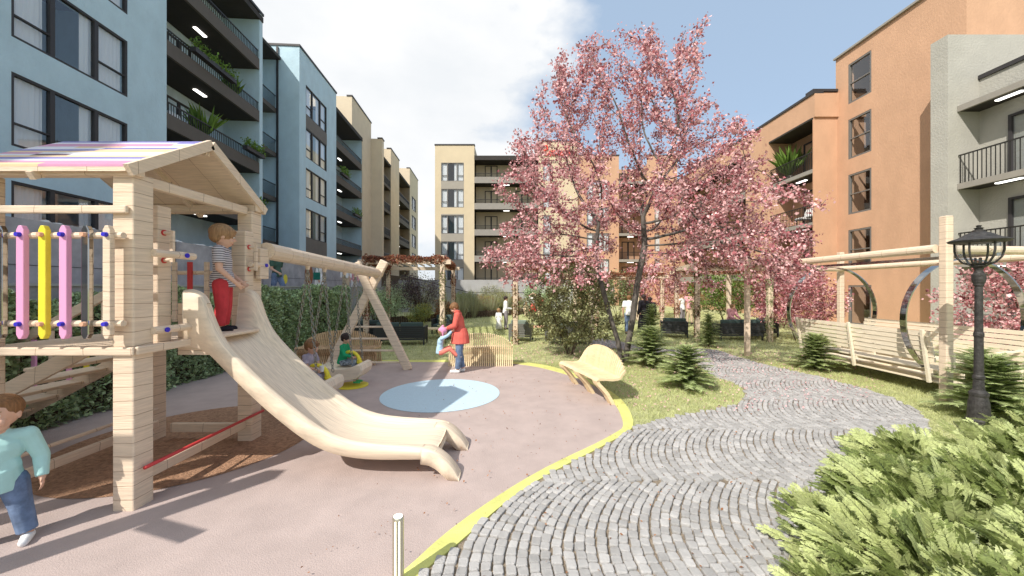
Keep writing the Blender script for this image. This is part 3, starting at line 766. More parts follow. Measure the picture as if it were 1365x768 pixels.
# ================================================================== PLAYGROUND
def ubox(name,a,b,m,parent,bevel=.012,smooth=False):
    c=tuple((i+j)/2 for i,j in zip(a,b)); mb=MB(); mb.box([i-k for i,k in zip(a,c)],[j-k for j,k in zip(b,c)])
    o=mb.obj(name,M[m],parent,bevel=bevel); l=Vector(c)-(Vector(parent.location) if parent else Vector()); o.location=l
    return o
def at(mb,name,m,parent,**k): return mb.obj(name,M[m] if isinstance(m,str) else m,parent,org=tuple(parent.location),**k)
T=thing('play_tower','pale timber play tower with gabled roof and coloured balusters, slide attached','play tower',(-4.1,4.2,0))
PX0,PX1=-3.56,-3.37
for (x0,y0,zt) in ((-3.56,3.34,3.03),(-3.56,4.86,3.0),(-4.95,3.34,3.03),(-4.84,4.86,3.0)):
    ubox('post',(x0,y0,0),(x0+.19,y0+.19,zt),'wood_post',T)
ubox('post',(-3.72,3.74,1.40),(-3.53,3.89,2.83),'wood_post',T); ubox('post',(-3.52,4.70,1.40),(-3.34,4.855,2.72),'wood_post',T)
# deck and its rims
mb=MB()
for i in range(11): y=3.36+i*.15; mb.box((-4.9,y,1.40),(-3.44,y+.142,1.455))
at(mb,'deck','wood_x',T)
ubox('rim_board',(-5.0,3.31,1.40),(-3.35,3.336,1.475),'wood_x',T); ubox('rim_board',(-3.366,3.34,1.40),(-3.33,3.9,1.475),'wood_y',T)
mb=MB(); mb.box((-3.5,3.9,1.40),(-3.05,4.14,1.455)); 
# eave beams, mid beam, ridge, rafters
for y in (3.32,4.9): ubox('beam',(-5.0,y,3.0),(-3.34,y+.1,3.09),'wood_x',T)
ubox('beam',(-4.95,3.30,2.66),(-3.40,3.335,2.73),'wood_x',T); ubox('beam',(-3.50,3.53,2.95),(-3.42,4.86,3.05),'wood_y',T)
yr,zr=4.17,3.60; ye0,ye1,ze=3.27,5.08,3.05
roofm=[M['wood_x']]+[mat('roof stripe %s'%n,c,rough=.45,var=.12,vscale=3,stretch=(1,20,1)) for n,c in (('cream',(.78,.58,.36)),('pink',(.62,.30,.46)),('violet',(.22,.20,.50)),('white',(.75,.74,.80)),('plum',(.16,.10,.14)))]
mb=MB(); nb=15; seq=[1,2,4,3,1,5,4,2,1,3,4,1,2,4,3]
for i in range(nb):
    t0,t1=i/nb,(i+1)/nb-.004
    ya,za=ye0+(yr-ye0)*t0,ze+(zr-ze)*t0; yb,zb=ye0+(yr-ye0)*t1,ze+(zr-ze)*t1
    x=-4.98
    while x<-3.36:
        x2=min(-3.355,x+random.uniform(.35,.9)); mb.mi=seq[(i+random.choice((0,0,1)))%15]
        mb.add([(x,ya,za+.03),(x2,ya,za+.03),(x2,yb,zb+.03),(x,yb,zb+.03),(x,ya,za+.01),(x2,ya,za+.01),(x2,yb,zb+.01),(x,yb,zb+.01)],[(0,1,2,3),(0,4,5,1),(1,5,6,2),(2,6,7,3),(3,7,4,0)]); x=x2+.001
mb.mi=0
at(mb,'roof_boards',roofm,T)
mb=MB(); mb.add([(-5,ye0,ze-.03),(-3.37,ye0,ze-.03),(-3.37,yr,zr-.03),(-5,yr,zr-.03),(-5,ye0,ze+.009),(-3.37,ye0,ze+.009),(-3.37,yr,zr+.009),(-5,yr,zr+.009)],[(0,3,2,1),(0,1,5,4),(1,2,6,5),(3,0,4,7),(4,5,6,7)])
mb.add([(-5,ye1,ze-.05),(-3.37,ye1,ze-.05),(-3.37,yr,zr-.03),(-5,yr,zr-.03),(-5,ye1,ze-.01),(-3.37,ye1,ze-.01),(-3.37,yr+.002,zr+.02),(-5,yr+.002,zr+.02)],[(0,1,2,3),(0,4,5,1),(1,5,6,2),(3,7,4,0),(4,7,6,5)])
at(mb,'roof_panel','wood_x',T)
mb=MB()
for (ya,yb,zb) in ((ye0,yr,0),(ye1,yr,0)):
    mb.bar((-3.345,ya,ze-.02),(-3.345,yb,zr-.01),.045,.10)
    mb.bar((-4.2,ya,ze-.07),(-4.2,yb,zr-.06),.05,.07)
mb.bar((-5.0,yr,zr-.09),(-3.38,yr,zr-.09),.06,.08)
at(mb,'rafter','wood_y',T)
# front balusters
for z in (2.46,1.69):
    mb=MB(); mb.tube([(-4.9,3.285,z),(-3.40,3.285,z)],.028,10); at(mb,'rail','wood_x',T,smooth=False)
bx=[(-4.42,'mirror'),(-4.235,'pink_paint'),(-4.045,'yellow_paint'),(-3.865,'pink_paint'),(-3.675,'mirror'),(-3.49,'wood_post')]
for i,(x,mm) in enumerate(bx):
    mb=MB(); hw=.033; vs=[]
    for z,s_ in ((1.56,.4),(1.60,1),(2.50,1),(2.54,.4)): vs+=[(x-hw*s_,3.225,z),(x+hw*s_,3.225,z),(x+hw*s_,3.268,z),(x-hw*s_,3.268,z)]
    fs=[(3,2,1,0),(12,13,14,15)]+[(4*r+k,4*r+(k+1)%4,4*r+4+(k+1)%4,4*r+4+k) for r in range(3) for k in range(4)]
    mb.add(vs,fs); o=at(mb,'baluster',mm,T,bevel=.006); o['label']={'pink_paint':'pink baluster','yellow_paint':'yellow baluster','mirror':'polished steel baluster','wood_post':'plain wood baluster'}[mm]
    for z in (2.46,1.69):
        c=MB(); c.tube([(x,3.224,z),(x,3.198,z)],[.022,.018],10); c.obj('bolt_cap',M['blue_paint' if i%2 else 'peg'],o,org=tuple(T.location))
# side pegs by the slide post
for z,bl in ((2.33,0),(1.60,1)):
    mb=MB(); mb.tube([(-3.35,3.50,z),(-3.35,3.95,z)],.036,8); at(mb,'cross_peg','wood_y',T)
    mb=MB(); mb.tube([(-3.312,3.82 if bl==0 else 3.60,z),(-3.300,3.82 if bl==0 else 3.60,z)],.024,12); at(mb,'bolt_cap','blue_paint',T)
mb=MB(); mb.tube([(-3.30,4.72,2.30),(-3.30,5.06,2.30)],.036,8); at(mb,'cross_peg','wood_y',T)
mb=MB(); mb.tube([(-3.262,4.98,2.30),(-3.25,4.98,2.30)],.024,12); at(mb,'bolt_cap','blue_paint',T)
ubox('post',(-3.34,4.88,2.12),(-3.27,5.05,2.52),'wood_post',T)
# grab handles
for (x,y,z) in ((-3.53,3.80,2.42),(-3.34,4.76,2.38)):
    mb=MB(); mb.tube([(x,y,z+.14),(x+.09,y,z+.13)],.018,8); mb.tube([(x,y,z-.14),(x+.09,y,z-.13)],.018,8); mb.bar((x+.09,y,z-.16),(x+.09,y,z+.16),.03,.03)
    h=at(mb,'grab_handle','wood_post',T)
    for dz in (-.14,.14): c=MB(); c.tube([(x+.001,y,z+dz),(x+.012,y,z+dz)],.03,10); c.obj('bolt_cap',M['red_paint'],h,org=tuple(T.location))
# low rails
mb=MB(); mb.tube([(-3.33,3.40,.37),(-3.33,5.02,.36)],.017,10); at(mb,'red_rod','red_paint',T,smooth=True)
ubox('low_beam',(-3.49,3.53,.19),(-3.44,4.86,.29),'wood_y',T); ubox('low_beam',(-4.5,4.93,.10),(-3.56,4.98,.22),'wood_x',T)
ubox('low_beam',(-4.62,3.53,.19),(-4.57,4.86,.29),'wood_y',T); mb=MB(); mb.tube([(-4.63,3.5,.42),(-4.63,4.9,.42)],.02,8); at(mb,'low_rod','wood_y',T)
# back railing
for z in (2.2,1.62): mb=MB(); mb.tube([(-4.6,4.93,z),(-3.52,4.93,z)],.026,8); at(mb,'rail','wood_x',T)
for x,mm in ((-4.4,'wood_post'),(-4.2,'red_paint'),(-3.98,'wood_post'),(-3.72,'pink_paint')):
    mb=MB(); mb.box((x-.03,4.88,1.56),(x+.03,4.905,2.34)); at(mb,'baluster',mm,T,bevel=.005)
# stairs
S=thing('play_stairs','open timber staircase with coloured balusters climbing to the play tower deck','staircase',(-5.6,4.6,0))
for y in (4.12,5.02): mb=MB(); mb.bar((-4.62,y,1.36),(-7.15,y,.02),.05,.16); at(mb,'stringer','wood_x',S,bevel=.006)
for i in range(7):
    x=-4.85-.33*i; z=1.28-.178*i; ubox('tread',(x-.17,4.10,z-.02),(x+.14,5.06,z+.02),'wood_y',S,.01)
mb=MB(); mb.bar((-4.62,5.05,2.36),(-6.9,5.05,1.14),.05,.12); at(mb,'handrail','wood_x',S,bevel=.01)
for i,mm in enumerate(('wood_post','wood_post','pink_paint','wood_post','yellow_paint','pink_paint','wood_post','pink_paint','wood_post')):
    x=-4.78-.235*i; z=2.27-.535*(abs(x)-4.62); ubox('baluster',(x-.03,5.03,z-.95),(x+.03,5.055,z),mm,S,.004)
# ---- slide
SL=thing('slide','broad pale carved timber slide with two curled feet, running down from the play tower','slide',(-2,4.35,0))
st=[(-3.42,1.985,1.455),(-3.34,1.985,1.455),(-3.26,1.95,1.44),(-3.2,1.85,1.41),(-3.14,1.67,1.37),(-3.03,1.46,1.26),(-2.84,1.24,1.07),(-2.54,.95,.79),(-2.2,.67,.52),(-1.95,.50,.38),(-1.69,.405,.31),(-1.4,.365,.285),(-1.1,.345,.285),(-.90,.325,.285),(-.80,.295,.262)]
def crom(a,n=4):
    out=[]; 
    for i in range(len(a)-1):
        p0=np.array(a[max(i-1,0)]);p1=np.array(a[i]);p2=np.array(a[i+1]);p3=np.array(a[min(i+2,len(a)-1)])
        for k in range(n):
            t=k/n; out.append(.5*((2*p1)+(-p0+p2)*t+(2*p0-5*p1+4*p2-p3)*t*t+(-p0+3*p1-3*p2+p3)*t**3))
    out.append(np.array(a[-1])); return out
mb=MB(); vs=[]; fs=[]; stt=crom(st); m_=0
for x,rz,fz in stt:
    wr=.10; hgt=rz-fz
    half=[(0,fz-.07),(-.012,(rz+fz)/2-.02),(-.012,rz-.035),(.012,rz-.008),(.045,rz),(wr-.04,rz-.004),(wr-.008,rz-.02),(wr+.012,rz-min(.09,hgt*.45)),(wr+.05,fz+min(.10,hgt*.35)),(wr+.12,fz+.02),(wr+.22,fz)]
    pts=[(3.90+a,z) for a,z in half]+[(4.80-a,z) for a,z in reversed(half)]+[(4.72,fz-.10),(3.98,fz-.10)]
    m_=len(pts); vs+=[(x,y,z) for y,z in pts]
for i in range(len(stt)-1):
    for k in range(m_): k2=(k+1)%m_; fs.append((i*m_+k,i*m_+k2,(i+1)*m_+k2,(i+1)*m_+k))
fs.append(tuple(range(m_))); fs.append(tuple((len(stt)-1)*m_+k for k in reversed(range(m_))))
mb.add(vs,fs); at(mb,'chute','wood_slide',SL,smooth=True,bevel=0)
def foot(y0,y1,sk):
    stf=crom([(-.95,.315,.17,0),(-.86,.312,.16,0),(-.77,.275,.11,.0),(-.68,.21,.03,.0),(-.60,.12,.012,0),(-.545,.03,.012,0)],3)
    mb=MB(); vs=[];fs=[]; n=len(stf)
    for i,(x,zt,zb,_) in enumerate(stf):
        t=i/(n-1); ya=y0-sk*t*.03; yb=y1-(y1-y0)*.12*t; r=.02
        zb=min(zb,zt-.015)
        vs+=[(x,ya,zb+.0),(x,ya,zt-r*.7),(x,ya+r,zt),(x,yb-r,zt),(x,yb,zt-r*.7),(x,yb,zb)]
    for i in range(n-1):
        for k in range(6): k2=(k+1)%6; fs.append((i*6+k,i*6+k2,(i+1)*6+k2,(i+1)*6+k))
    fs.append(tuple(range(6))); fs.append(tuple((n-1)*6+k for k in reversed(range(6))))
    mb.add(vs,fs); at(mb,'foot','wood_slide',SL,smooth=True)
foot(3.885,4.07,1); foot(4.56,4.815,-1)
mb=MB(); mb.box((-3.50,3.93,1.30),(-3.18,3.96,1.84)); at(mb,'side_panel','wood_post',SL)
ubox('step_board',(-3.5,4.06,1.462),(-3.12,4.64,1.50),'wood_x',SL,.012)
# ---- swing set
W=thing('swing_set','timber swing frame with round top beam and crossed end legs beyond the slide','swing frame',(-3.4,7.2,0))
for (a,b,w_) in (((-3.31,5.05,2.50),(-3.30,9.35,2.36),.2),):
    mb=MB(); ya,yb=5.05,9.35
    nseg=6
    for i in range(nseg):
        y0=ya+(yb-ya)*i/nseg; y1=ya+(yb-ya)*(i+1)/nseg-.006; z0=2.50-.14*i/nseg; z1=2.50-.14*(i+1)/nseg
        mb.tube([(-3.31,y0,z0),(-3.31,y1,z1)],.115,12)
    at(mb,'top_beam','wood_y',W)
for (p,q) in (((-2.52,9.15,0),(-3.80,9.15,2.62)),((-4.52,9.2,0),(-3.12,9.2,2.66))):
    mb=MB(); mb.bar(p,q,.13,.20,up=(1,0,0)); at(mb,'leg','wood_post',W,bevel=.02)
for z in (1.05,.76,.47,.18):
    mb=MB(); mb.tube([(-4.5+z*.55,9.18,z),(-2.55-z*.5,9.18,z)],.024,8); at(mb,'rung','wood_x',W)
chainlink=None
def chain(mb,p,q,link=.075,r=.0075):
    p=Vector(p);q=Vector(q); d=q-p; n=max(2,int(d.length/(link*.78))); d.normalize(); a=Vector((1,0,0)); a=(a-d*a.dot(d)).normalized(); b=d.cross(a)
    for i in range(n):
        c=p+(q-p)*((i+.5)/n); s_=a if i%2 else b
        pts=[c+d*(link*.5)*math.cos(t)+s_*.022*math.sin(t) for t in [2*pi*k/8 for k in range(9)]]
        mb.tube(pts,r,4,caps=False)
def swing(y0,y1,label):
    yc=(y0+y1)/2; s_=thing('log_swing',label,'swing',(-3.38,yc,.3),0,'carved swings hanging from the frame')
    o=s_.location
    for y in (y0,y1):
        zt=2.50-.14*(y-5.05)/4.3-.11
        mb=MB(); mb.tube([(-3.31,y,zt+.04),(-3.31,y,zt-.06)],[.05,.028],8); at(mb,'hanger','wood_post',s_)
        for dx in (-.20,.22):
            mb=MB(); chain(mb,(-3.31,y,zt-.05),(-3.38+dx,y,.52)); at(mb,'chain','chain',s_)
    # hollowed log seat: rounded profile in x-z swept over y
    prof=[(-.40,.46),(-.42,.36),(-.36,.24),(-.2,.18),(.1,.175),(.30,.20),(.40,.28),(.43,.38),(.40,.47),(.33,.49),(.25,.44),(.1,.40),(-.15,.40),(-.3,.44),(-.35,.49)]
    mb=MB(); vs=[];fs=[]; n=len(prof); ys=[yc-.29,yc-.26,yc+.26,yc+.29]
    for k,y in enumerate(ys):
        s2=.93 if k in (0,3) else 1
        vs+=[(-3.38+px*s2,y,.33+(pz-.33)*s2) for px,pz in prof]
    for k in range(3):
        for i in range(n): j=(i+1)%n; fs.append((k*n+i,k*n+j,(k+1)*n+j,(k+1)*n+i))
    fs.append(tuple(range(n))); fs.append(tuple(3*n+i for i in reversed(range(n)))); mb.add(vs,fs); at(mb,'seat','wood_slide',s_)
    mb=MB()
    pts=[(-3.30+.19*math.cos(t),yc-.02-.0*t,.50+.20*math.sin(t)) for t in [pi*k/10 for k in range(11)]]
    mb.tube(pts,[.05,.04,.035,.035,.035,.035,.035,.035,.035,.04,.05],8); mb.ell((-3.11,yc-.02,.49),(.06,.05,.05)); mb.ell((-3.49,yc-.02,.49),(.06,.05,.05)); at(mb,'lap_guard','yellow_paint',s_,smooth=True)
    return s_
swing(6.08,6.62,'carved log swing nearer the slide, with a child holding a cup on it')
swing(7.42,7.92,'carved log swing with the boy in the green jacket on it')
mb=MB(); mb.lathe((-3.25,7.63,.013),[(.0,0),(.31,0),(.31,.018),(.29,.022),(0,.022)],40); tag(mb.obj('ground_disc',M['yellow_paint']),'flat yellow disc on the ground under the feet of the boy in green','disc')
# ---- slatted round-back benches
def slat_bench(label,loc,rz,L_,m,H=.84,legs='all',slat=.026,gap=.024,dark=False):
    t=thing('bench',label,'bench',loc,rz,'round backed slatted benches')
    n=int(L_/(slat+gap)); sm=MB(); bm=MB(); lm=[MB() for _ in range(3)]
    for i in range(n):
        x=-L_/2+(i+.5)*L_/n; u=2*x/L_; h=.46+(H-.46)*math.sqrt(max(0,1-u*u)) ; wv=.04*math.sin(u*6) if legs=='all' else 0
        x0,x1=x-slat/2,x+slat/2
        def strip(mb,pts,th):
            vs=[];m2=len(pts)
            for j,(y,z) in enumerate(pts):
                a=pts[max(j-1,0)];b=pts[min(j+1,m2-1)]; dy,dz=b[0]-a[0],b[1]-a[1]; l=math.hypot(dy,dz) or 1; ny,nz=-dz/l*th/2,dy/l*th/2
                vs+=[(x0,y+ny,z+nz),(x1,y+ny,z+nz),(x1,y-ny,z-nz),(x0,y-ny,z-nz)]
            fs=[(0,1,2,3),((m2-1)*4+3,(m2-1)*4+2,(m2-1)*4+1,(m2-1)*4)]
            for j in range(m2-1):
                for k in range(4): k2=(k+1)%4; fs.append((j*4+k,j*4+k2,j*4+4+k2,j*4+4+k))
            mb.add(vs,fs)
        strip(sm,[(-.30+wv,.42),(-.26+wv,.455),(-.15,.45),(0,.43),(.10,.435),(.16,.46)],.04)
        strip(bm,[(.16,.46),(.19,.46+(h-.46)*.5),(.25,h)],.035)
        g=0 if u<-.78 else 2 if u>.80 else 1 if abs(u)<.10 else None
        if legs=='all' or g is not None:
            gi=g if g is not None else (0 if u<-.33 else 2 if u>.33 else 1)
            strip(lm[gi],[(-.28+wv,.43),(-.25+wv,.36),(-.13+wv*2,.25),(-.16+wv*3,.10),(-.22+wv*3,0.0)] if legs=='all' else [(-.29,.44),(-.27,.38),(-.19,.30),(-.10,.20),(-.04,.10),(.02,0)],.06)
            if legs=='all': strip(lm[gi],[(.17,.46),(.13,.3),(.16,.12),(.22,0)],.04)
    sm.obj('seat',M[m],t); bm.obj('backrest',M[m],t)
    for l in lm: 
        if l.v: l.obj('leg',M[m],t)
    return t
slat_bench('cream slatted bench with arched back on the kerb beside the lawn, nearest bench',(1.50,7.15,.0),R(-74),1.6,'wood_bench',H=.90,legs='three',slat=.043,gap=.006)
slat_bench('open slatted bench with arched back just right of the woman in the coral coat',(-.80,9.75,0),R(180),1.66,'wood_bench',H=.86)
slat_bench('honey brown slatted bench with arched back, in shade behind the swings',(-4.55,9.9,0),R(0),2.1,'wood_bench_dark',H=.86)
# ---- light bollard
B=thing('bollard_light','slim steel bollard light with glowing top at the bottom edge of the photo','bollard light',(-.765,2.52,0))
mb=MB(); mb.lathe((-.765,2.52,.0),[(.038,0),(.038,.455),(.036,.462),(.030,.466)],28); at(mb,'tube','steel',B,smooth=False)
mb=MB(); mb.lathe((-.765,2.52,.46),[(.029,0),(.029,.009)],24); at(mb,'diffuser','led',B)
for a in (-100,-62,):
    mb=MB(); c=Vector((-.765+.0385*math.cos(R(a)),2.52+.0385*math.sin(R(a)),0)); mb.box((c.x-.004,c.y-.003,.02),(c.x+.004,c.y+.003,.45)); at(mb,'light_slot','led',B)
# ---- lamp post
LPx,LPy=6.62,5.32
Lm=thing('lamp_post','black cast iron lamp post with a basket lantern at the right, behind the fronds','lamp post',(LPx,LPy,0))
mb=MB(); mb.lathe((LPx,LPy,0),[(.155,0),(.155,.04),(.13,.07),(.13,.13),(.115,.16),(.105,.36),(.09,.46),(.098,.49),(.098,.52),(.06,.56),(.052,.70),(.062,.72),(.062,.75),(.05,.77),(.045,1.3),(.052,1.32),(.052,1.36),(.042,1.38),(.040,2.02),(.052,2.04),(.052,2.06),(.062,2.08),(.07,2.12),(.07,2.19),(.05,2.21),(.04,2.25),(.05,2.28),(.085,2.31),(.085,2.325),(0,2.33)],20); at(mb,'column','iron',Lm,smooth=False)
lan=MB(); lan.lathe((LPx,LPy,2.33),[(.08,0),(.09,.02),(.0,.03)],18)
for k in range(3): 
    a=2*pi*k/3; lan.tube([(LPx+.03*math.cos(a),LPy+.03*math.sin(a),2.35),(LPx+.03*math.cos(a),LPy+.03*math.sin(a),2.43)],.012,6)
la=at(lan,'lantern','iron',Lm)
rb=MB()
for k in range(6):
    a=2*pi*k/6+.3; prof=[(.08,2.33),(.15,2.36),(.205,2.44),(.225,2.53),(.225,2.64),(.23,2.67)]
    rb.tube([(LPx+r*math.cos(a),LPy+r*math.sin(a),z) for r,z in prof],.013,6)
rb.obj('rib',M['iron'],la,org=tuple(Lm.location))
gl=MB(); gl.lathe((LPx,LPy,0),[(.075,2.34),(.14,2.37),(.19,2.45),(.212,2.53),(.212,2.63)],24); gl.f=gl.f[:-2]; gl.m=gl.m[:-2]; gl.obj('glass_bowl',M['lampglass'],la,smooth=True,org=tuple(Lm.location))
cp=MB(); cp.lathe((LPx,LPy,2.635),[(.235,0),(.29,.015),(.305,.035),(.27,.055),(.20,.08),(.13,.13),(.07,.16),(.06,.165),(.06,.185),(.035,.195),(.05,.215),(.02,.225),(.028,.245),(.03,.25),(.0,.262)],24); cp.obj('cap',M['iron'],la,org=tuple(Lm.location))
# ---- swing pergola on the right with steel rings
Q=thing('swing_pergola','pale timber post and beam frame holding the ring swings, right side','pergola',(8.6,8.6,0))
for (x,y,zt,s_) in ((7.43,6.42,3.23,.125),(6.93,11.05,3.03,.125),(10.6,12.1,3.15,.14),(11.0,6.9,3.2,.14)):
    ubox('post',(x-s_/2,y-s_/2,0),(x+s_/2,y+s_/2,zt),'wood_post',Q,.015)
for (p,q) in (((7.35,6.5,2.68),(6.95,11.0,2.62)),((7.5,6.45,2.66),(11.0,6.85,2.66)),((6.95,11.1,2.60),(10.6,12.0,2.6)),((11.0,6.9,2.66),(10.6,12.0,2.62))):
    mb=MB(); mb.tube([p,q],.075,12); at(mb,'beam','wood_y',Q)
mb=MB(); mb.box((8.40,6.5,2.56),(8.48,11.5,2.62)); at(mb,'ring_beam','mirror',Q)
def ring_swing():
    t=thing('ring_swing','long slatted double bench swing hung inside polished steel rings, right side','bench swing',(8.44,8.4,0))
    for y in (7.0,9.9):
        mb=MB(); n=64; rr=1.14; vs=[];fs=[]
        for k in range(n):
            a=2*pi*k/n; ca,sa=math.cos(a),math.sin(a)
            for (dr,dy) in ((-.012,-.055),(.012,-.055),(.012,.055),(-.012,.055)): vs.append((8.44+(rr+dr)*ca,y+dy,1.40+(rr+dr)*sa))
        for k in range(n):
            k2=(k+1)%n
            for j in range(4): j2=(j+1)%4; fs.append((k*4+j,k*4+j2,k2*4+j2,k2*4+j))
        mb.add(vs,fs); at(mb,'ring','mirror',t,smooth=False)
    for sgn in (-1,1):
        bx_=8.44+sgn*.80
        mb=MB()
        for i in range(6):
            z=.66+i*.095; x=bx_+sgn*(.02+.02*i); mb.box((x-.012,6.75,z),(x+.012,9.95,z+.078))
        at(mb,'backrest','wood_swing',t)
        mb=MB()
        for i in range(5): x=bx_-sgn*(.06+i*.095); mb.box((x-.04,6.75,.50),(x+.04,9.95,.525))
        x=bx_-sgn*.50; mb.box((x-.012,6.75,.36),(x+.012,9.95,.47))
        at(mb,'seat','wood_swing',t)
        for y in (6.85,8.35,9.85):
            mb=MB(); mb.bar((bx_+sgn*.02,y,.28),(bx_+sgn*.16,y,1.24),.045,.05); mb.bar((bx_,y,.47),(bx_-sgn*.5,y,.47),.045,.05)
            mb.bar((bx_+sgn*.1,y,.85),(bx_-sgn*.42,y,.80),.05,.03); mb.bar((bx_-sgn*.42,y,.47),(bx_-sgn*.42,y,.80),.045,.03); at(mb,'side_frame','wood_swing',t)
    mb=MB()
    for i in range(12): x=7.72+i*.125; mb.box((x,6.8,.27),(x+.11,9.9,.29))
    at(mb,'foot_boards','wood_swing',t)
    mb=MB(); mb.box((8.2,7.9,.72),(8.68,8.8,.75)); mb.box((8.36,8.2,.29),(8.52,8.5,.72)); at(mb,'table','wood_swing',t)
ring_swing()
# ---- seating
def sofa(label,loc,rz,W_,grey=False,group='outdoor sofas and armchairs under the pergolas',cat=None):
    t=thing('sofa' if W_>1 else 'armchair',label,cat or ('sofa' if W_>1 else 'armchair'),loc,rz,group); fm='rattan_grey' if grey else 'rattan'; cm='cushion_grey' if grey else 'cushion'
    h=W_/2
    for sx_ in (-1,1):
        mb=MB()
        for k in range(7): z=.18+k*.062; mb.box((sx_*h-.04 if sx_>0 else -h,-.38,z),(h if sx_>0 else -h+.04,.38,z+.048))
        mb.box((sx_*h-.05 if sx_>0 else -h-.01,-.40,.61),(h+.01 if sx_>0 else -h+.05,.40,.64)); mb.obj('arm',M[fm],t)
        for sy in (-1,1): mb=MB(); x=sx_*(h-.03); mb.box((x-.025,sy*.36-.025,0),(x+.025,sy*.36+.025,.62)); mb.obj('leg',M[fm],t)
    mb=MB()
    for k in range(7): z=.18+k*.068; mb.box((-h+.05,.34,z),(h-.05,.38,z+.055))
    mb.box((-h+.05,.33,.64),(h-.05,.39,.67)); mb.obj('backrest',M[fm],t)
    mb=MB(); mb.box((-h+.05,-.38,.24),(h-.05,.34,.29)); mb.obj('seat',M[fm],t)
    n=max(1,round(W_/.75))
    for k in range(n):
        x0=-h+.06+(W_-.12)*k/n; x1=-h+.06+(W_-.12)*(k+1)/n-.01
        mb=MB(); mb.box((x0,-.37,.295),(x1,.20,.42)); mb.obj('seat_cushion',M[cm],t,bevel=.03)
        mb=MB(); mb.box((x0+.01,.20,.40),(x1-.01,.33,.80)); mb.obj('back_cushion',M[cm],t,bevel=.04)
    return t
def table(label,loc,w_,d_,m='wood_bench'):
    t=thing('coffee_table',label,'table',loc); mb=MB(); mb.box((-w_/2,-d_/2,.36),(w_/2,d_/2,.40)); mb.obj('table_top',M[m],t)
    for a in (-1,1):
        for b_ in (-1,1): mb=MB(); x,y=a*(w_/2-.04),b_*(d_/2-.04); mb.box((x-.02,y-.02,0),(x+.02,y+.02,.36)); mb.obj('leg',M['rattan'],t)
sofa('black rattan sofa seen from behind under the left pergola, right-hand one of the pair',(-3.95,13.4,0),R(180)+R(4),1.75)
sofa('black rattan sofa at far left of the left pergola, partly behind the timber leg',(-5.5,14.3,0),R(184),1.3)
sofa('dark teal cushioned armchair facing the camera between the left pergola posts',(-3.05,16.6,0),R(-4),.85)
sofa('dark armchair half hidden behind the ivy post and the woman in coral',(-2.35,14.9,0),R(-80),.85)
table('low wooden coffee table on the lawn between the black rattan seats',(-3.2,15.0,0),1.1,.7)
sofa('grey slatted armchair behind the brown ivy post left of the big bush',(.35,14.3,0),R(170),.85,True)
sofa('grey slatted sofa behind the big olive bush',(2.0,13.6,0),R(186),1.5,True)
table('low reddish table on the lawn between the grey armchair and the bush',(1.15,15.8,0),.8,.6,'peg')
sofa('dark planter-like armchair right of the standing couple, under the right pergola',(6.6,15.3,0),R(160),1.0)
sofa('dark rattan sofa below the seated girl in the pink cardigan',(8.7,14.6,0),R(184),1.7)
sofa('dark rattan sofa right of the pale wooden post, under the right pergola',(10.2,15.4,0),R(190),1.0)
# ---- pergolas
def vine(label,segs,m1,m2,dens,group,r=.14,size=.05,loc=None):
    c=loc or segs[0][0]; t=thing('climbing_vine',label,'climbing plant',(c[0],c[1],0),0,group); Ps=[]
    for p,q in segs:
        p=np.array(p,float);q=np.array(q,float); n=int(np.linalg.norm(q-p)*dens); s_=rng.random(n)[:,None]; a=rng.normal(size=(n,3)); 
        rr=r*(.75+.35*np.sin(s_*17+p[0])*np.sin(s_*5))
        Ps.append(p+(q-p)*s_+unit(a)*rr*(.6+.4*rng.random(n)[:,None]))
    P=np.concatenate(Ps)-np.array([c[0],c[1],0]); P[:,2]=np.maximum(P[:,2],.01); k=rng.random(len(P))<.6
    link('foliage',leaves(P[k],size*(.6+.8*rng.random(k.sum())),M[m1],width=.8),t)
    if (~k).any(): link('foliage',leaves(P[~k],size*(.6+.8*rng.random((~k).sum())),M[m2],width=.8),t)
    mb=MB()
    for p,q in segs:
        p=Vector(p)-Vector((c[0],c[1],0));q=Vector(q)-Vector((c[0],c[1],0)); n=10; d=(q-p)
        a=Vector((0,0,1)).cross(d); a=a.normalized() if a.length>1e-3 else Vector((1,0,0)); b_=d.normalized().cross(a)
        mb.tube([p+d*(i/n)+(a*math.cos(i*1.2)+b_*math.sin(i*1.2))*r*.8 for i in range(n+1)],.012,5)
    mb.obj('stem',M['bark_brown'],t)
def pergola(label,corners,zt,post=.16,slats=9):
    """corners: front-left, front-right, back-right, back-left"""
    cx=sum(c[0] for c in corners)/4; cy=sum(c[1] for c in corners)/4
    t=thing('pergola',label,'pergola',(cx,cy,0),0,'vine grown pergolas over the seating')
    for (x,y) in corners: ubox('post',(x-post/2,y-post/2,0),(x+post/2,y+post/2,zt),'wood_post',t,.01)
    for i in range(4):
        a=Vector((*corners[i],zt+.08)); b_=Vector((*corners[(i+1)%4],zt+.08)); d=(b_-a).normalized()*.3
        if i%2==0: mb=MB(); mb.bar(a-d,b_+d,.1,.16); at(mb,'beam','wood_x',t)
        else: mb=MB(); mb.bar(a+Vector((0,0,.161)),b_+Vector((0,0,.161)),.1,.16); at(mb,'beam','wood_y',t)
    fl,fr,br,bl=[Vector((*c,zt+.20)) for c in corners]
    for i in range(1,slats):
        s_=i/slats; mb=MB(); mb.bar(fl.lerp(fr,s_),bl.lerp(br,s_),.05,.06); at(mb,'roof_slat','wood_y',t)
    return t
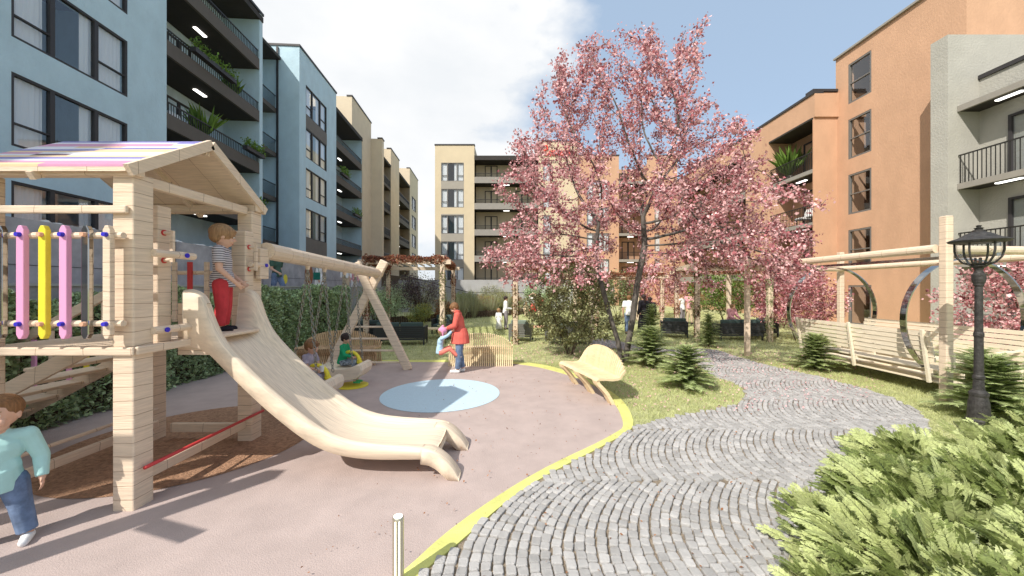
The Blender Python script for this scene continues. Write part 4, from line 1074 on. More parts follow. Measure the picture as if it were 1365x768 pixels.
def vines_on(c,zt,lab,m1,m2,posts,beams,dens=260,r=.17,size=.055):
    """lab: words for this pergola; posts: (index, label, mats)"""
    for i,l,a,b_ in posts: vine(l,[((*c[i],0),(*c[i],zt))],a,b_,dens*4.5,'vines on the pergolas',r*.8,size)
    if beams: vine(lab,[((*c[i],zt+.16),(*c[j],zt+.16)) for i,j in beams],m1,m2,dens*4.5,'vines on the pergolas',r*1.15,size*1.15)
c1=[(-5.25,13.5),(-2.5,13.5),(-2.85,18.2),(-6.0,18.2)]
pergola('pergola at left behind the swing frame, open pale slats between rust red vines',c1,2.86)
vines_on(c1,2.86,'rust red vine along the roof edge of the left pergola','red_vine','rust_leaf',
 [(0,'dark rust vine covering the near left post of the left pergola','red_vine','olive_leaf'),(1,'pale green ivy covering the post beside the woman in coral','ivy_pale','olive_leaf'),(2,'red brown vine on the back right post of the left pergola','red_vine','rust_leaf'),(3,'dark red vine on the back left post of the left pergola','red_vine','rust_leaf')],[(0,1),(1,2),(3,0)])
c2=[(.12,13.3),(3.0,14.2),(3.1,18.5),(.2,18.5)]
pergola('middle pergola half hidden by the olive bush and blossom',c2,2.75)
vines_on(c2,2.75,'rust red vine along the roof of the middle pergola','rust_leaf','red_vine',
 [(0,'brown and green ivy on the post between the slatted bench and the olive bush','olive_leaf','rust_leaf'),(3,'green ivy on the thin back post next to the brown ivy post','ivy_pale','olive_leaf')],[(0,1),(3,2)])
c3=[(4.3,19.0),(7.6,19.0),(7.7,23.0),(4.3,23.0)]
pergola('far pergola with orange vines behind the tree trunks',c3,2.5)
vines_on(c3,2.5,'orange red vine along the roof of the far pergola','rust_leaf','red_vine',
 [(0,'orange vine on the near left post of the far pergola','rust_leaf','red_vine'),(1,'orange pink vine on the near right post of the far pergola','rust_leaf','pink_leaf')],[(0,1),(3,2),(1,2)])
c4=[(6.95,14.1),(9.55,13.9),(10.4,18.0),(7.9,18.0)]
pergola('right pergola over the dark sofas, green ivy on one post and rust vine on another',c4,2.65)
vines_on(c4,2.65,'pink and rust vine along the roof of the right pergola','rust_leaf','pink_leaf',
 [(0,'dark rust and green vine on the near left post of the right pergola','olive_leaf','red_vine'),(1,'pale green ivy on the near right post of the right pergola','ivy_pale','bush_green'),(3,'red vine twisting up the back left post of the right pergola','red_vine','rust_leaf')],[(0,1),(1,2),(2,3)])
# ---- flower bed edging
t=thing('bed_edging','low brown palisade edging along the flower bed at the back of the lawn','edging',(-2.5,23.5,0))
mb=MB()
pts=[(-7.2,19.5),(-5.5,21.5),(-3.6,24.0),(-1.0,26.5),(1.2,28.5)]
for i in range(len(pts)-1):
    a=Vector((*pts[i],0));b_=Vector((*pts[i+1],0)); n=int((b_-a).length/.14)
    for k in range(n): p=a.lerp(b_,k/n); mb.box((p.x-.05,p.y-.04,0),(p.x+.05,p.y+.04,.42+random.random()*.03))
at(mb,'pale_stakes','bark_brown',t)

# ---- unseen timber posts, form guessed, added so their shadows cross the play surface
t=thing('unseen_shadow_posts','unseen timber posts and beams added past the left edge to throw long shadows over the play surface','shadow caster',(-5.0,1.7,0))
for (x,y,h_) in ((-4.62,1.55,3.0),(-5.5,1.9,3.0)): ubox('post',(x-.1,y-.1,0),(x+.1,y+.1,h_),'wood_post',t)
ubox('beam',(-5.4,1.62,2.55),(-4.72,1.72,2.67),'wood_x',t); ubox('beam',(-5.4,1.66,.55),(-4.72,1.72,.65),'wood_x',t)
mb=MB(); mb.bar((-4.52,1.45,2.1),(-4.05,1.2,2.2),.06,.12); at(mb,'grab_handle','wood_x',t)  # sloping board added out of view for the notch in the post shadow
# ================================================================== PEOPLE
dg_tmp=[]
def remesh(mb,vox,name,m,parent,smooth_it=3):
    me=mb.mesh(name+'_t',m); o=bpy.data.objects.new('tmp',me); COL.objects.link(o)
    r=o.modifiers.new('r','REMESH'); r.mode='VOXEL'; r.voxel_size=vox; r.use_smooth_shade=True
    s_=o.modifiers.new('s','SMOOTH'); s_.factor=.5; s_.iterations=smooth_it
    dg=bpy.context.evaluated_depsgraph_get(); dg.update(); me2=bpy.data.meshes.new_from_object(o.evaluated_get(dg)); me2.name=name
    bpy.data.objects.remove(o); bpy.data.meshes.remove(me)
    me2.materials.clear(); me2.materials.append(m)
    me2.polygons.foreach_set('use_smooth',[True]*len(me2.polygons))
    return link(name,me2,parent)
ADULT=dict(head=(0,-.005,.925),neck=(0,.005,.855),chest=(0,0,.735),waist=(0,.0,.62),pel=(0,.0,.535),ls=(.112,.005,.81),rs=(-.112,.005,.81),
  le=(.142,.012,.635),re=(-.142,.012,.635),lw=(.152,-.03,.49),rw=(-.152,-.03,.49),lh=(.052,0,.515),rh=(-.052,0,.515),lk=(.06,-.01,.28),rk=(-.06,-.01,.28),la=(.065,.01,.045),ra=(-.065,.01,.045))
CHILD=dict(head=(0,-.005,.895),neck=(0,.005,.80),chest=(0,0,.67),waist=(0,.0,.55),pel=(0,.0,.465),ls=(.112,.005,.755),rs=(-.112,.005,.755),
  le=(.148,.012,.585),re=(-.148,.012,.585),lw=(.158,-.03,.445),rw=(-.158,-.03,.445),lh=(.055,0,.44),rh=(-.055,0,.44),lk=(.066,-.01,.245),rk=(-.066,-.01,.245),la=(.07,.01,.045),ra=(-.07,.01,.045))
def person(label,cat,loc,rz,H,top='white_cloth',bottom='denim',shoes='black_cloth',hair='hair_brown',child=False,pose=None,sleeve='long',coat=False,skirt=None,
           hs=1.0,fat=1.0,vox=None,hairlen=0,look=(0,0),feetdir=None,skin='skin',group=None,hat=None,cap='bowl'):
    J=dict(CHILD if child else ADULT); J.update(pose or {}); J={k:Vector(v)*H for k,v in J.items()}
    t=thing('person',label,cat,loc,rz,group); vox=vox or H*.0085
    hr=(.098 if child else .066)*H*hs; sh=H*fat
    hc=J['head']; lk=Matrix.Rotation(look[0],3,'Z')@Matrix.Rotation(look[1],3,'X')
    mb=MB(); E=mb.ell
    E(hc+lk@Vector((0,.08*hr,.12*hr)),(hr*.74,hr*.90,hr*.90),lk,16,12); E(hc+lk@Vector((0,-.25*hr,-.42*hr)),(hr*.54,hr*.60,hr*.52),lk,14,10)
    E(hc+lk@Vector((0,-.88*hr,-.12*hr)),(hr*.11,hr*.16,hr*.15),lk); mb.cap(hc+lk@Vector((0,-.76*hr,.18*hr)),hc+lk@Vector((0,-.9*hr,-.10*hr)),hr*.06,hr*.10,6)
    for s_ in (-1,1):
        E(hc+lk@Vector((s_*.74*hr,.05*hr,-.10*hr)),(hr*.09,hr*.16,hr*.24),lk); E(hc+lk@Vector((s_*.36*hr,-.62*hr,-.32*hr)),(hr*.22,hr*.2,hr*.22),lk)
    mb.cap(J['neck'],hc+Vector((0,.15*hr,-.35*hr)),sh*.030,hr*.42,10)
    mb.cap(J['neck'],J['chest'],sh*.038,sh*.062); E(J['chest'],(sh*.088,sh*.060,sh*.085)); E(J['waist'],(sh*.072,sh*.055,sh*.075)); E(J['pel'],(sh*.085,sh*.062,sh*.065))
    mb.cap(J['chest'],J['waist'],sh*.06,sh*.056); mb.cap(J['waist'],J['pel'],sh*.056,sh*.06); mb.cap(J['ls'],J['rs'],sh*.033,sh*.033)
    for s_ in 'lr':
        mb.cap(J[s_+'s'],J[s_+'e'],sh*.034,sh*.027); mb.cap(J[s_+'e'],J[s_+'w'],sh*.026,sh*.017)
        mb.cap(J[s_+'h'],J[s_+'k'],sh*.056,sh*.037); mb.cap(J[s_+'k'],J[s_+'a'],sh*.036,sh*.023)
        fd=Vector(feetdir or (0,-1,0)); mb.cap(J[s_+'a']-Vector((0,0,.02*H)),J[s_+'a']+fd*.085*H-Vector((0,0,.027*H)),sh*.02,sh*.015,8)
        # hand: palm, four unequal bent fingers, thumb
        d=(J[s_+'w']-J[s_+'e']).normalized(); side_=Vector((0,1,0)) if abs(d.y)<.8 else Vector((0,0,1)); side_=(side_-d*side_.dot(d)).normalized(); nrm=d.cross(side_)*(1 if s_=='l' else -1)
        w_=J[s_+'w']; E(w_+d*.030*H,(H*.012,H*.022,H*.030),Matrix((nrm,side_,d)).transposed(),10,8); fr=max(.0052*H,vox*.62)
        for k,(o_,l_) in enumerate(((-.019,.030),(-.0065,.036),(.0065,.034),(.018,.025))):
            a=w_+d*.052*H+side_*o_*H*1.15; b_=a+(d*.8-nrm*.25).normalized()*l_*.55*H; c_=b_+(d*.6-nrm*.6).normalized()*l_*.5*H
            mb.cap(a,b_,fr,fr*.95,6); mb.cap(b_,c_,fr*.95,fr*.8,6)
        a=w_+d*.015*H-side_*.018*H; b_=a-side_*.020*H+d*.016*H; mb.cap(a,b_,fr*1.25,fr*1.1,6); mb.cap(b_,b_+d*.020*H-side_*.003*H,fr*1.1,fr*.85,6)
    remesh(mb,vox,'body',M[skin],t)
    # face
    for s_ in (-1,1):
        if vox<.016:
            m2=MB(); m2.ell(hc+lk@Vector((s_*.29*hr,-.73*hr,.08*hr)),(hr*.13,hr*.07,hr*.08),lk,10,8); e=m2.obj('eye',M['eyewhite'],t,smooth=True)
            m2=MB(); m2.ell(hc+lk@Vector((s_*.29*hr,-.775*hr,.08*hr)),(hr*.065,hr*.04,hr*.07),lk,8,6); m2.obj('iris',M['eye'],e,smooth=True)
            m2=MB(); m2.cap(hc+lk@Vector((s_*.18*hr,-.80*hr,.27*hr)),hc+lk@Vector((s_*.42*hr,-.70*hr,.28*hr)),hr*.03,hr*.02,6); m2.obj('eyebrow',M[hair if hair!='bald' else 'hair_dark'],t)
        else: m2=MB(); m2.ell(hc+lk@Vector((s_*.29*hr,-.74*hr,.08*hr)),(hr*.11,hr*.06,hr*.07),lk,6,4); m2.obj('eye',M['eye'],t)
    m2=MB(); m2.ell(hc+lk@Vector((0,-.80*hr,-.50*hr)),(hr*.22,hr*.06,hr*.055),lk,10,6); m2.obj('mouth',M['lip'],t,smooth=True)
    # hair
    m2=MB()
    if cap=='bowl':
        m2.ell(hc+lk@Vector((0,.16*hr,.26*hr)),(hr*.90,hr*1.0,hr*.86),lk,16,12); m2.ell(hc+lk@Vector((0,-.45*hr,.58*hr)),(hr*.66,hr*.42,hr*.28),lk); m2.ell(hc+lk@Vector((0,.42*hr,-.12*hr)),(hr*.78,hr*.62,hr*.62),lk)
    else:
        m2.ell(hc+lk@Vector((0,.20*hr,.30*hr)),(hr*.84,hr*.92,hr*.80),lk,16,12); m2.ell(hc+lk@Vector((0,.46*hr,-.05*hr)),(hr*.70,hr*.52,hr*.5),lk)
        m2.ell(hc+lk@Vector((0,-.30*hr,.66*hr)),(hr*.58,hr*.42,hr*.26),lk)
    if hairlen: m2.cap(hc+Vector((0,.5*hr,0)),hc+Vector((0,.75*hr,-hairlen*H)),hr*.55,hr*.40)
    ho=remesh(m2,max(vox,.009),'hair',M[hair],t,2)
    # clothes
    g=.010*H
    if top:
        c=MB(); c.ell(J['chest'],(sh*.088+g,sh*.060+g,sh*.09)); c.ell(J['waist'],(sh*.076+g,sh*.060+g,sh*.085)); c.cap(J['chest'],J['waist'],sh*.062+g,sh*.060+g); c.cap(J['ls'],J['rs'],sh*.033+g,sh*.033+g)
        c.cap(J['neck']-Vector((0,0,.012*H)),J['chest'],sh*.036+g*.6,sh*.06+g)
        lowp=J['pel']+(J['pel']-J['waist']).normalized()*(.05 if not coat else .125)*H
        c.tube([J['waist'],J['pel'],lowp],[sh*(.07 if not coat else .08)+g,sh*(.082 if not coat else .108)+g,sh*(.086 if not coat else .125)+g],16)
        for s_ in 'lr':
            if sleeve=='long': c.cap(J[s_+'s'],J[s_+'e'],sh*.035+g,sh*.028+g); c.tube([J[s_+'e'],J[s_+'e'].lerp(J[s_+'w'],.95)],[sh*.028+g,sh*.020+g*.9],10)
            elif sleeve=='short': c.tube([J[s_+'s'],J[s_+'s'].lerp(J[s_+'e'],.72)],[sh*.036+g,sh*.036+g],12); c.ell(J[s_+'s'],sh*.036+g)
        remesh(c,vox,'coat' if coat else 'top',M[top],t)
        if coat:
            c=MB(); c.tube([J['neck']-Vector((0,0,.005*H)),J['neck']+Vector((0,0,.028*H))],[sh*.048,sh*.044],12); remesh(c,vox,'collar',M[top],t)
    if bottom:
        c=MB(); c.ell(J['pel'],(sh*.088+g,sh*.064+g,sh*.062)); 
        for s_ in 'lr':
            c.cap(J[s_+'h'],J[s_+'k'],sh*.057+g*.8,sh*.040+g*.9); c.tube([J[s_+'k'],J[s_+'k'].lerp(J[s_+'a'],.93)],[sh*.040+g*.9,sh*.032+g*(1.2 if fat>1 else .8)],12)
        remesh(c,vox,'trousers',M[bottom],t)
    if skirt:
        c=MB(); c.tube([J['waist'],J['pel'],J['lk'].lerp(J['rk'],.5)+Vector((0,0,.0)),Vector((0,0,skirt[1]*H))+ (J['la']+J['ra'])/2*Vector((1,1,0)).x*0+Vector(((J['la'].x+J['ra'].x)/2,(J['la'].y+J['ra'].y)/2,0))],[sh*.08,sh*.10,sh*.13,sh*.16],16); c.obj('skirt',M[skirt[0]],t,smooth=True)
    fd=Vector(feetdir or (0,-1,0))
    for s_ in 'lr':
        c=MB(); a=J[s_+'a']-Vector((0,0,.018*H)); c.cap(a+Vector((0,.01*H,0)),a+fd*.09*H-Vector((0,0,.006*H)),sh*.028,sh*.022,10)
        o=remesh(c,vox,'shoe',M[shoes],t,1)
    if hat:
        c=MB(); c.ell(hc+Vector((0,.1*hr,.42*hr)),(hr*.98,hr*1.06,hr*.80),None,16,10); c.ell(hc+Vector((0,.05*hr,1.35*hr)),hr*.34); 
        for s_ in (-1,1): c.cap(hc+Vector((s_*.80*hr,.1*hr,.2*hr)),hc+Vector((s_*.80*hr,0,-.95*hr)),hr*.26,hr*.16)
        remesh(c,.012,'hat',M[hat],t,1)
    return t
person('girl in an aqua top and jeans at the bottom left edge','girl',(-3.99,2.92,.012),R(40),1.17,top='aqua_knit',bottom='denim',shoes='white_cloth',hair='hair_brown',child=True,fat=1.2,vox=.0075,hs=1.22,
  pose=dict(head=(0,-.01,.86),neck=(0,.005,.745),chest=(0,-.005,.625),waist=(0,-.015,.51),pel=(0,0,.42),lh=(.055,0,.40),rh=(-.055,0,.40),lk=(.095,-.03,.23),la=(.13,-.05,.045),rk=(-.085,.0,.23),ra=(-.10,.02,.045),lw=(.19,-.045,.40),le=(.175,.01,.54),rw=(-.19,-.04,.40),re=(-.175,.01,.54),ls=(.12,.005,.70),rs=(-.12,.005,.70)),look=(R(-12),0),cap='short')
person('boy in a striped polo and red trousers standing at the top of the slide','boy',(-3.41,4.42,1.49),R(114),1.25,top='stripe',bottom='red_cotton',shoes='black_cloth',hair='hair_blond',child=True,vox=.0085,sleeve='short',
  pose=dict(rw=(-.135,-.13,.46),re=(-.150,-.01,.585),lw=(.12,-.12,.47)),look=(R(18),R(14)),hs=1.08,fat=1.08)
wx,wy=-1.22,8.85
person('woman in a coral coat and jeans bending over the child she holds','woman',(wx,wy,.012),R(-90),1.68,top='coral_coat',bottom='denim',shoes='white_cloth',hair='hair_brown',coat=True,vox=.012,
  pose=dict(head=(0,-.085,.905),neck=(0,-.045,.845),chest=(0,-.02,.735),ls=(.10,-.03,.805),rs=(-.10,-.03,.805),le=(.13,-.06,.665),re=(-.13,-.06,.665),lw=(.06,-.17,.625),rw=(-.06,-.17,.625),rk=(-.05,-.02,.28),ra=(-.05,.03,.045),la=(.05,-.03,.045)),look=(0,R(38)))
person('small child in a pink knitted hat and coral leggings held up by the hands','child',(-1.60,8.70,.38),R(100),1.0,top='light_blue',bottom='coral_leggings',shoes='grey_cloth',hair='hair_blond',child=True,vox=.011,hat='pink_wool',
  pose=dict(head=(0,.0,.60),neck=(0,.02,.50),chest=(0,.06,.38),waist=(0,.07,.26),pel=(0,.07,.16),ls=(.09,.03,.46),rs=(-.09,.03,.46),le=(.10,-.10,.52),re=(-.10,-.10,.52),lw=(.05,-.20,.62),rw=(-.05,-.20,.62),lh=(.045,.05,.13),rh=(-.045,.05,.13),lk=(.06,-.14,.23),rk=(-.06,-.16,.22),la=(.06,-.30,.02),ra=(-.06,-.33,.04)),look=(0,R(-20)))
SEAT=dict(head=(0,-.03,.655),neck=(0,0,.555),chest=(0,.02,.42),waist=(0,.04,.30),pel=(0,.05,.215),ls=(.105,.01,.51),rs=(-.105,.01,.51),le=(.13,-.04,.36),re=(-.13,-.04,.36),lw=(.07,-.17,.31),rw=(-.07,-.17,.31),
  lh=(.05,.02,.19),rh=(-.05,.02,.19),lk=(.06,-.20,.21),rk=(-.06,-.20,.21),la=(.06,-.22,-.03),ra=(-.06,-.22,-.03))
person('boy in a green jacket sitting on the farther log swing','boy',(-3.42,7.67,.28),R(90),1.05,top='green_jacket',bottom='camo',shoes='green_shoe',hair='hair_dark',child=True,vox=.012,pose=dict(SEAT,la=(.06,-.22,-.16),ra=(-.06,-.22,-.16)),look=(0,R(12)))
person('bowl haired child in a lilac print top on the nearer log swing','child',(-3.42,6.36,.30),R(80),1.08,top='lilac_print',bottom='lilac_print',shoes='grey_cloth',hair='hair_brown',child=True,vox=.012,pose=SEAT,hs=1.1,sleeve='short',look=(R(10),R(15)))
t=thing('paper_cup','white paper cup with a straw in the hand of the child on the nearer swing','cup',(-3.18,6.28,.60))
mb=MB(); mb.lathe((-3.18,6.28,.60),[(.025,0),(.036,.09),(.038,.095)],16); at(mb,'cup_body','white_cloth',t); mb=MB(); mb.tube([(-3.18,6.28,.69),(-3.165,6.28,.76)],.004,6); at(mb,'straw','white_cloth',t)
WALK=dict(lk=(.05,-.10,.29),la=(.06,-.09,.05),rk=(-.05,.04,.28),ra=(-.06,.17,.07),lw=(.15,.08,.50),rw=(-.13,-.16,.56),le=(.145,.06,.64),re=(-.14,.0,.64))
person('man in a dark green tee and jeans striding along the raised walkway','man',(*rot(-7.75,13.4),1.55),R(80),1.78,top='green_tee',bottom='denim',hair='hair_brown',sleeve='short',pose=WALK,vox=.018)
bg_=(-7.8,16.0)
person('woman in a white dress with a green bag on the raised walkway','woman',(*rot(-7.6,16.5),1.55),R(100),1.66,top='white_cloth',bottom=None,hair='hair_brown',skirt=('white_cloth',.25),vox=.02,shoes='white_cloth')
t=thing('shoulder_bag','dark green shoulder bag carried by the woman in the white dress','bag',(*rot(-7.35,15.7),2.35)); mb=MB(); mb.box((-.14,-.05,0),(.14,.05,.32)); mb.obj('bag_body',M['green_bag'],t,bevel=.03); mb=MB(); mb.tube([(-.1,0,.32),(-.05,0,.5),(.05,0,.5),(.1,0,.32)],.012,6); mb.obj('strap',M['green_bag'],t)
person('child in a pink top on the raised walkway, near the end of the swing beam','child',(*rot(-7.6,20.9),1.75),R(40),1.45,top='pink_tee',bottom='white_cloth',hair='hair_dark',child=True,vox=.02)
person('person in a white top beside the child in pink on the raised walkway','woman',(*rot(-7.6,19.7),1.75),R(20),1.6,top='white_cloth',bottom='beige_cloth',hair='hair_dark',vox=.022)
person('person in white shirt and grey trousers by the ivy post of the middle pergola','man',(-.30,18.0,0),R(100),1.62,top='white_cloth',bottom='grey_cloth',hair='hair_dark',vox=.02,pose=dict(lw=(.07,-.18,.62),rw=(-.07,-.18,.62)))
person('small girl in a long white dress left of the person in grey trousers','girl',(-.62,17.7,0),R(150),1.05,top='white_cloth',bottom=None,skirt=('white_cloth',.06),hair='hair_blond',child=True,vox=.02,shoes='white_cloth')
person('distant child in pale clothes on the far lawn, left of the pair','child',(.95,25.0,0),R(10),1.1,top='beige_cloth',bottom='beige_cloth',hair='hair_blond',child=True,vox=.025)
person('distant woman in a white top and coral skirt with raised arms','woman',(1.35,24.5,0),R(160),1.62,top='white_cloth',bottom=None,skirt=('coral_coat',.35),hair='hair_dark',vox=.025,sleeve='short',pose=dict(lw=(.05,-.05,1.0),le=(.16,0,.93),rw=(-.05,-.05,1.0),re=(-.16,0,.93)))
person('distant person in an orange pink top, beside the olive bush','woman',(1.78,24.0,0),R(30),1.66,top='coral_leggings',bottom='beige_cloth',hair='hair_dark',vox=.025,sleeve='short')
person('woman in a long black dress behind the pair of tree trunks','woman',(5.75,16.4,0),R(200),1.72,top='black_cloth',bottom=None,skirt=('black_cloth',.04),hair='hair_dark',vox=.02,hairlen=.12)
person('person in black beside the woman in the long black dress','woman',(6.10,16.6,0),R(170),1.62,top='black_cloth',bottom='black_cloth',hair='hair_dark',vox=.022,hairlen=.10)
person('person in white tee and jeans seen between the tree trunks','man',(5.05,16.2,0),R(150),1.70,top='white_cloth',bottom='denim',hair='hair_brown',vox=.02,sleeve='short')
person('woman in a white vest and grey trousers, left of the standing couple','woman',(9.35,20.6,0),R(30),1.66,top='white_cloth',bottom='grey_cloth',hair='hair_brown',vox=.02,sleeve=None,pose=dict(rw=(-.19,-.02,.50),re=(-.17,.02,.64)))
person('man in a pink tee and beige trousers, right of the standing couple','man',(9.80,20.7,0),R(-40),1.80,top='pink_tee',bottom='beige_cloth',hair='hair_dark',vox=.02,sleeve='short')
person('seated girl in a pink cardigan over grey on the dark sofa','girl',(8.65,14.75,.34),R(20),1.55,top='pink_tee',bottom='grey_cloth',hair='hair_blond',vox=.018,pose=dict(SEAT,head=(0,-.03,.60),neck=(0,0,.525)))

# ================================================================== PLANTS
def tree_obj(label,cat,base,starts,attract,step,infl,kill,nleaf,size,m1,m2,bark='bark',r0=.006,maxr=.2,group=None,expo=2.3,thin=.022,name='tree',trop=(0,0,.1),kind=None):
    nodes=[];par=[]
    for k,poly in enumerate(starts):
        prev=-1
        pts=[Vector(p) for p in poly]
        for i in range(len(pts)-1):
            n=max(1,int((pts[i+1]-pts[i]).length/step))
            for j in range(n):
                nodes.append(tuple(pts[i].lerp(pts[i+1],j/n))); par.append(prev); prev=len(nodes)-1
        nodes.append(tuple(pts[-1])); par.append(prev)
    nd,pa=colonise((nodes,par),attract,step,infl,kill,tropism=trop)
    t=thing(name,label,cat,base,0,group); tm=MB(); r,kids=branch_mesh(tm,nd-np.array(base),pa,r0,expo,maxr); tm.obj('trunk',M[bark],t,smooth=True)
    idx=np.nonzero((r<thin)&(pa>=0))[0]
    if len(idx)==0: idx=np.arange(len(nd))
    wgt=1.0/(r[idx]+.004); wgt/=wgt.sum(); pick=rng.choice(idx,nleaf,p=wgt); fr=rng.random(nleaf)[:,None]
    P=nd[pick]*(1-fr)+nd[pa[pick]]*fr+rng.normal(size=(nleaf,3))*size*1.1-np.array(base)
    d=unit(nd[pick]-nd[pa[pick]]+1e-6); d=d+np.array([0,0,-.25]); k=rng.random(nleaf)<.62; s_=size*(.55+.8*rng.random(nleaf))
    link('crown',leaves(P[k],s_[k],M[m1],dirs=d[k],spread=.8,up=.3,width=.75),t); link('crown',leaves(P[~k],s_[~k],M[m2],dirs=d[~k],spread=.8,up=.3,width=.75),t)
    return t
bx_,by_=2.95,10.1
zs_=[1.9,2.4,3,4.3,5.3,6.4,7.5,8.7]; hw_=[4.2,4.5,4.5,4.2,3.7,3.1,2.3,1.0]; cx_=[3.6,3.5,3.4,3.2,3.1,2.9,2.8,2.8]
A=[]
while len(A)<2300:
    z=random.uniform(1.95,8.7); hwz=np.interp(z,zs_,hw_); cz=np.interp(z,zs_,cx_); a=random.random()*2*pi; q=math.sqrt(random.random())
    q=q**.7; x=cz+hwz*q*math.cos(a); y=by_+hwz*.62*q*math.sin(a)
    if z<3.4 and q<.5: continue
    if q>.98-.42*max(0,math.sin(3*a+1.3*z)*math.sin(1.1*z-a)) - (.10 if z>5 else 0)*math.cos(4*a): continue
    if z<2.5 and q<.72: continue
    A.append((x,y,z))
for _ in range(170):
    z=random.uniform(2.2,4.6); A.append((random.uniform(6.4,8.1)-.25*(z-2.2),by_+random.uniform(-1.3,1.3),z))
for _ in range(60): A.append((random.uniform(3.4,5.2),by_+random.uniform(-1,1),random.uniform(7.2,9.0)))
tree_obj('large pink blossoming tree with two dark trunks beside the cobbled path','tree',(bx_,by_,0),
  [[(2.95,10.1,-.05),(2.86,10.1,.55),(2.68,10.1,1.1),(2.50,10.15,1.8),(2.36,10.2,2.4),(2.30,10.3,3.1),(2.38,10.3,3.8)],
   [(3.05,10.15,-.05),(3.16,10.15,.6),(3.24,10.1,1.1),(3.28,10.0,1.7),(3.36,9.95,2.3),(3.50,9.9,3.1),(3.46,9.9,3.9)]],
  A,.20,1.7,.30,50000,.074,'pink_leaf','pink_leaf_dark',r0=.0066,maxr=.15,expo=2.3,thin=.02,trop=(0,0,.12),name='blossom_tree')
def small_tree(label,x,y,h,w,m1,m2,nleaf,size,name,cat,bark='bark_brown',nA=420,multi=4,zlow=.25,group=None,seed=0):
    random.seed(seed+5); A=[]
    while len(A)<nA:
        z=random.uniform(zlow*h,h); q=math.sqrt(random.random()); a=random.random()*2*pi; hw=w/2*math.sin(pi*min(1,max(.12,(z/h*.82+.10))))**.6
        A.append((x+hw*q*math.cos(a),y+hw*q*math.sin(a),z))
    st_=[[(x+.06*math.cos(k*1.7),y+.06*math.sin(k*1.7),-.03),(x+w*.10*math.cos(k*1.7),y+w*.10*math.sin(k*1.7),h*.22),(x+w*.2*math.cos(k*1.7+.3),y+w*.2*math.sin(k*1.7+.3),h*.42)] for k in range(multi)]
    return tree_obj(label,cat,(x,y,0),st_,A,h*.045,h*.4,h*.075,nleaf,size,m1,m2,bark=bark,r0=.004,maxr=.05,expo=2.2,thin=.014,name=name,group=group)
small_tree('big olive green bush with many stems behind the cream bench',1.75,11.3,2.75,3.1,'olive_leaf','ivy_pale',15000,.062,'olive_bush','bush',zlow=.16,nA=600,multi=6,seed=1)
small_tree('low pink leaved tree behind the left ring of the bench swing',10.8,14.2,2.7,3.2,'pink_leaf_dark','pink_leaf',6500,.085,'pink_tree','tree',seed=2)
small_tree('pink leaved tree at the right edge, behind the lamp post',11.9,8.7,2.8,3.0,'pink_leaf','pink_leaf_dark',6500,.08,'pink_tree','tree',seed=3)
small_tree('pink leaved tree just left of the orange block, behind the right pergola',13.3,18.5,3.3,3.8,'pink_leaf_dark','pink_leaf',5500,.11,'pink_tree','tree',seed=4)
small_tree('distant pink tree behind the standing couple',9.6,26.0,3.6,5.0,'pink_leaf_dark','pink_leaf',5000,.13,'pink_tree','tree',seed=6)
small_tree('fresh green tree behind the seated girl in pink',11.2,19.6,3.2,4.0,'box_green','ivy_pale',7000,.095,'green_tree','tree',seed=7)
small_tree('distant green bush behind the women in black',6.9,24.5,3.0,3.0,'bush_green','olive_leaf',4000,.10,'green_bush','bush',seed=8)
small_tree('distant olive bush right of the left trunk of the blossom tree',4.6,22.0,2.8,2.6,'olive_leaf','bush_green',4000,.09,'green_bush','bush',seed=9)
# spruces
def spruce(label,x,y,h,w,seed,n=1.0,group='small young spruces'):
    rs=np.random.default_rng(seed); t=thing('young_spruce',label,'spruce',(x,y,0),0,group); mb=MB(); mb.tube([(0,0,-.02),(0,0,h*.6),(0,0,h)],[.02*h+.006,.012*h,.004],6)
    V=[];nb=int(120*n)
    for i in range(nb):
        s_=i/nb; z=h*(.06+.88*s_); L_=w/2*(1-s_)**.33*rs.uniform(.65,1.15)+.03; a=i*2.4+rs.uniform(-.3,.3); up=.30+.5*s_
        p=np.array([0,0,z]); d=np.array([math.cos(a),math.sin(a),up]); d/=np.linalg.norm(d); pts=[p]
        K=5
        for k in range(K): dd=d.copy(); dd[2]-=.55*(k/K); pts.append(pts[-1]+dd*L_/K)
        mb.tube([tuple(q) for q in pts],[.006,.005,.004,.003,.002,.0015],3,caps=False)
        sd=np.array([-math.sin(a),math.cos(a),0])
        for k in range(1,K+1):
            for j in range(5):
                q=pts[k-1]+(pts[k]-pts[k-1])*(j/5); tl=L_*.30*(1-.45*(k/K))+.02
                for s2 in (-1,1):
                    dr=(pts[k]-pts[k-1])/np.linalg.norm(pts[k]-pts[k-1])*.75+sd*s2*.75+np.array([0,0,rs.uniform(-.15,.15)]); dr/=np.linalg.norm(dr)
                    e=q+dr*tl; wv=np.cross(dr,[0,0,1])*tl*.10; V+=[q-wv,q+wv,e]
                    m_=q+dr*tl*.45
                    for s3 in (-1,1): dr2=dr*.7+np.cross(dr,[0,0,1])*s3*.7; V+=[m_-wv*.5,m_+wv*.5,m_+dr2*tl*.42]
    V=np.array(V); link('needles',arr_mesh('needles',V,np.arange(len(V)).reshape(-1,3),M['spruce_leaf'],3),t); mb.obj('trunk',M['bark_brown'],t)
spruce('young spruce on the lawn tongue nearest the path bend',3.50,7.5,.86,1.2,1)
spruce('young spruce just right of the blossom tree trunks',3.55,9.6,1.05,1.35,2)
spruce('young spruce beside the steel ring, left of the bench swing',7.35,9.1,.9,1.15,3)
spruce('wide young spruce right of the lamp post',7.35,5.75,.98,1.35,4,1.3)
spruce('small dark spruce near the rust vine post of the right pergola',6.65,12.7,1.15,1.0,5)
spruce('spruce behind the lawn spruces, in front of the women in black',4.85,13.0,1.5,1.1,6)
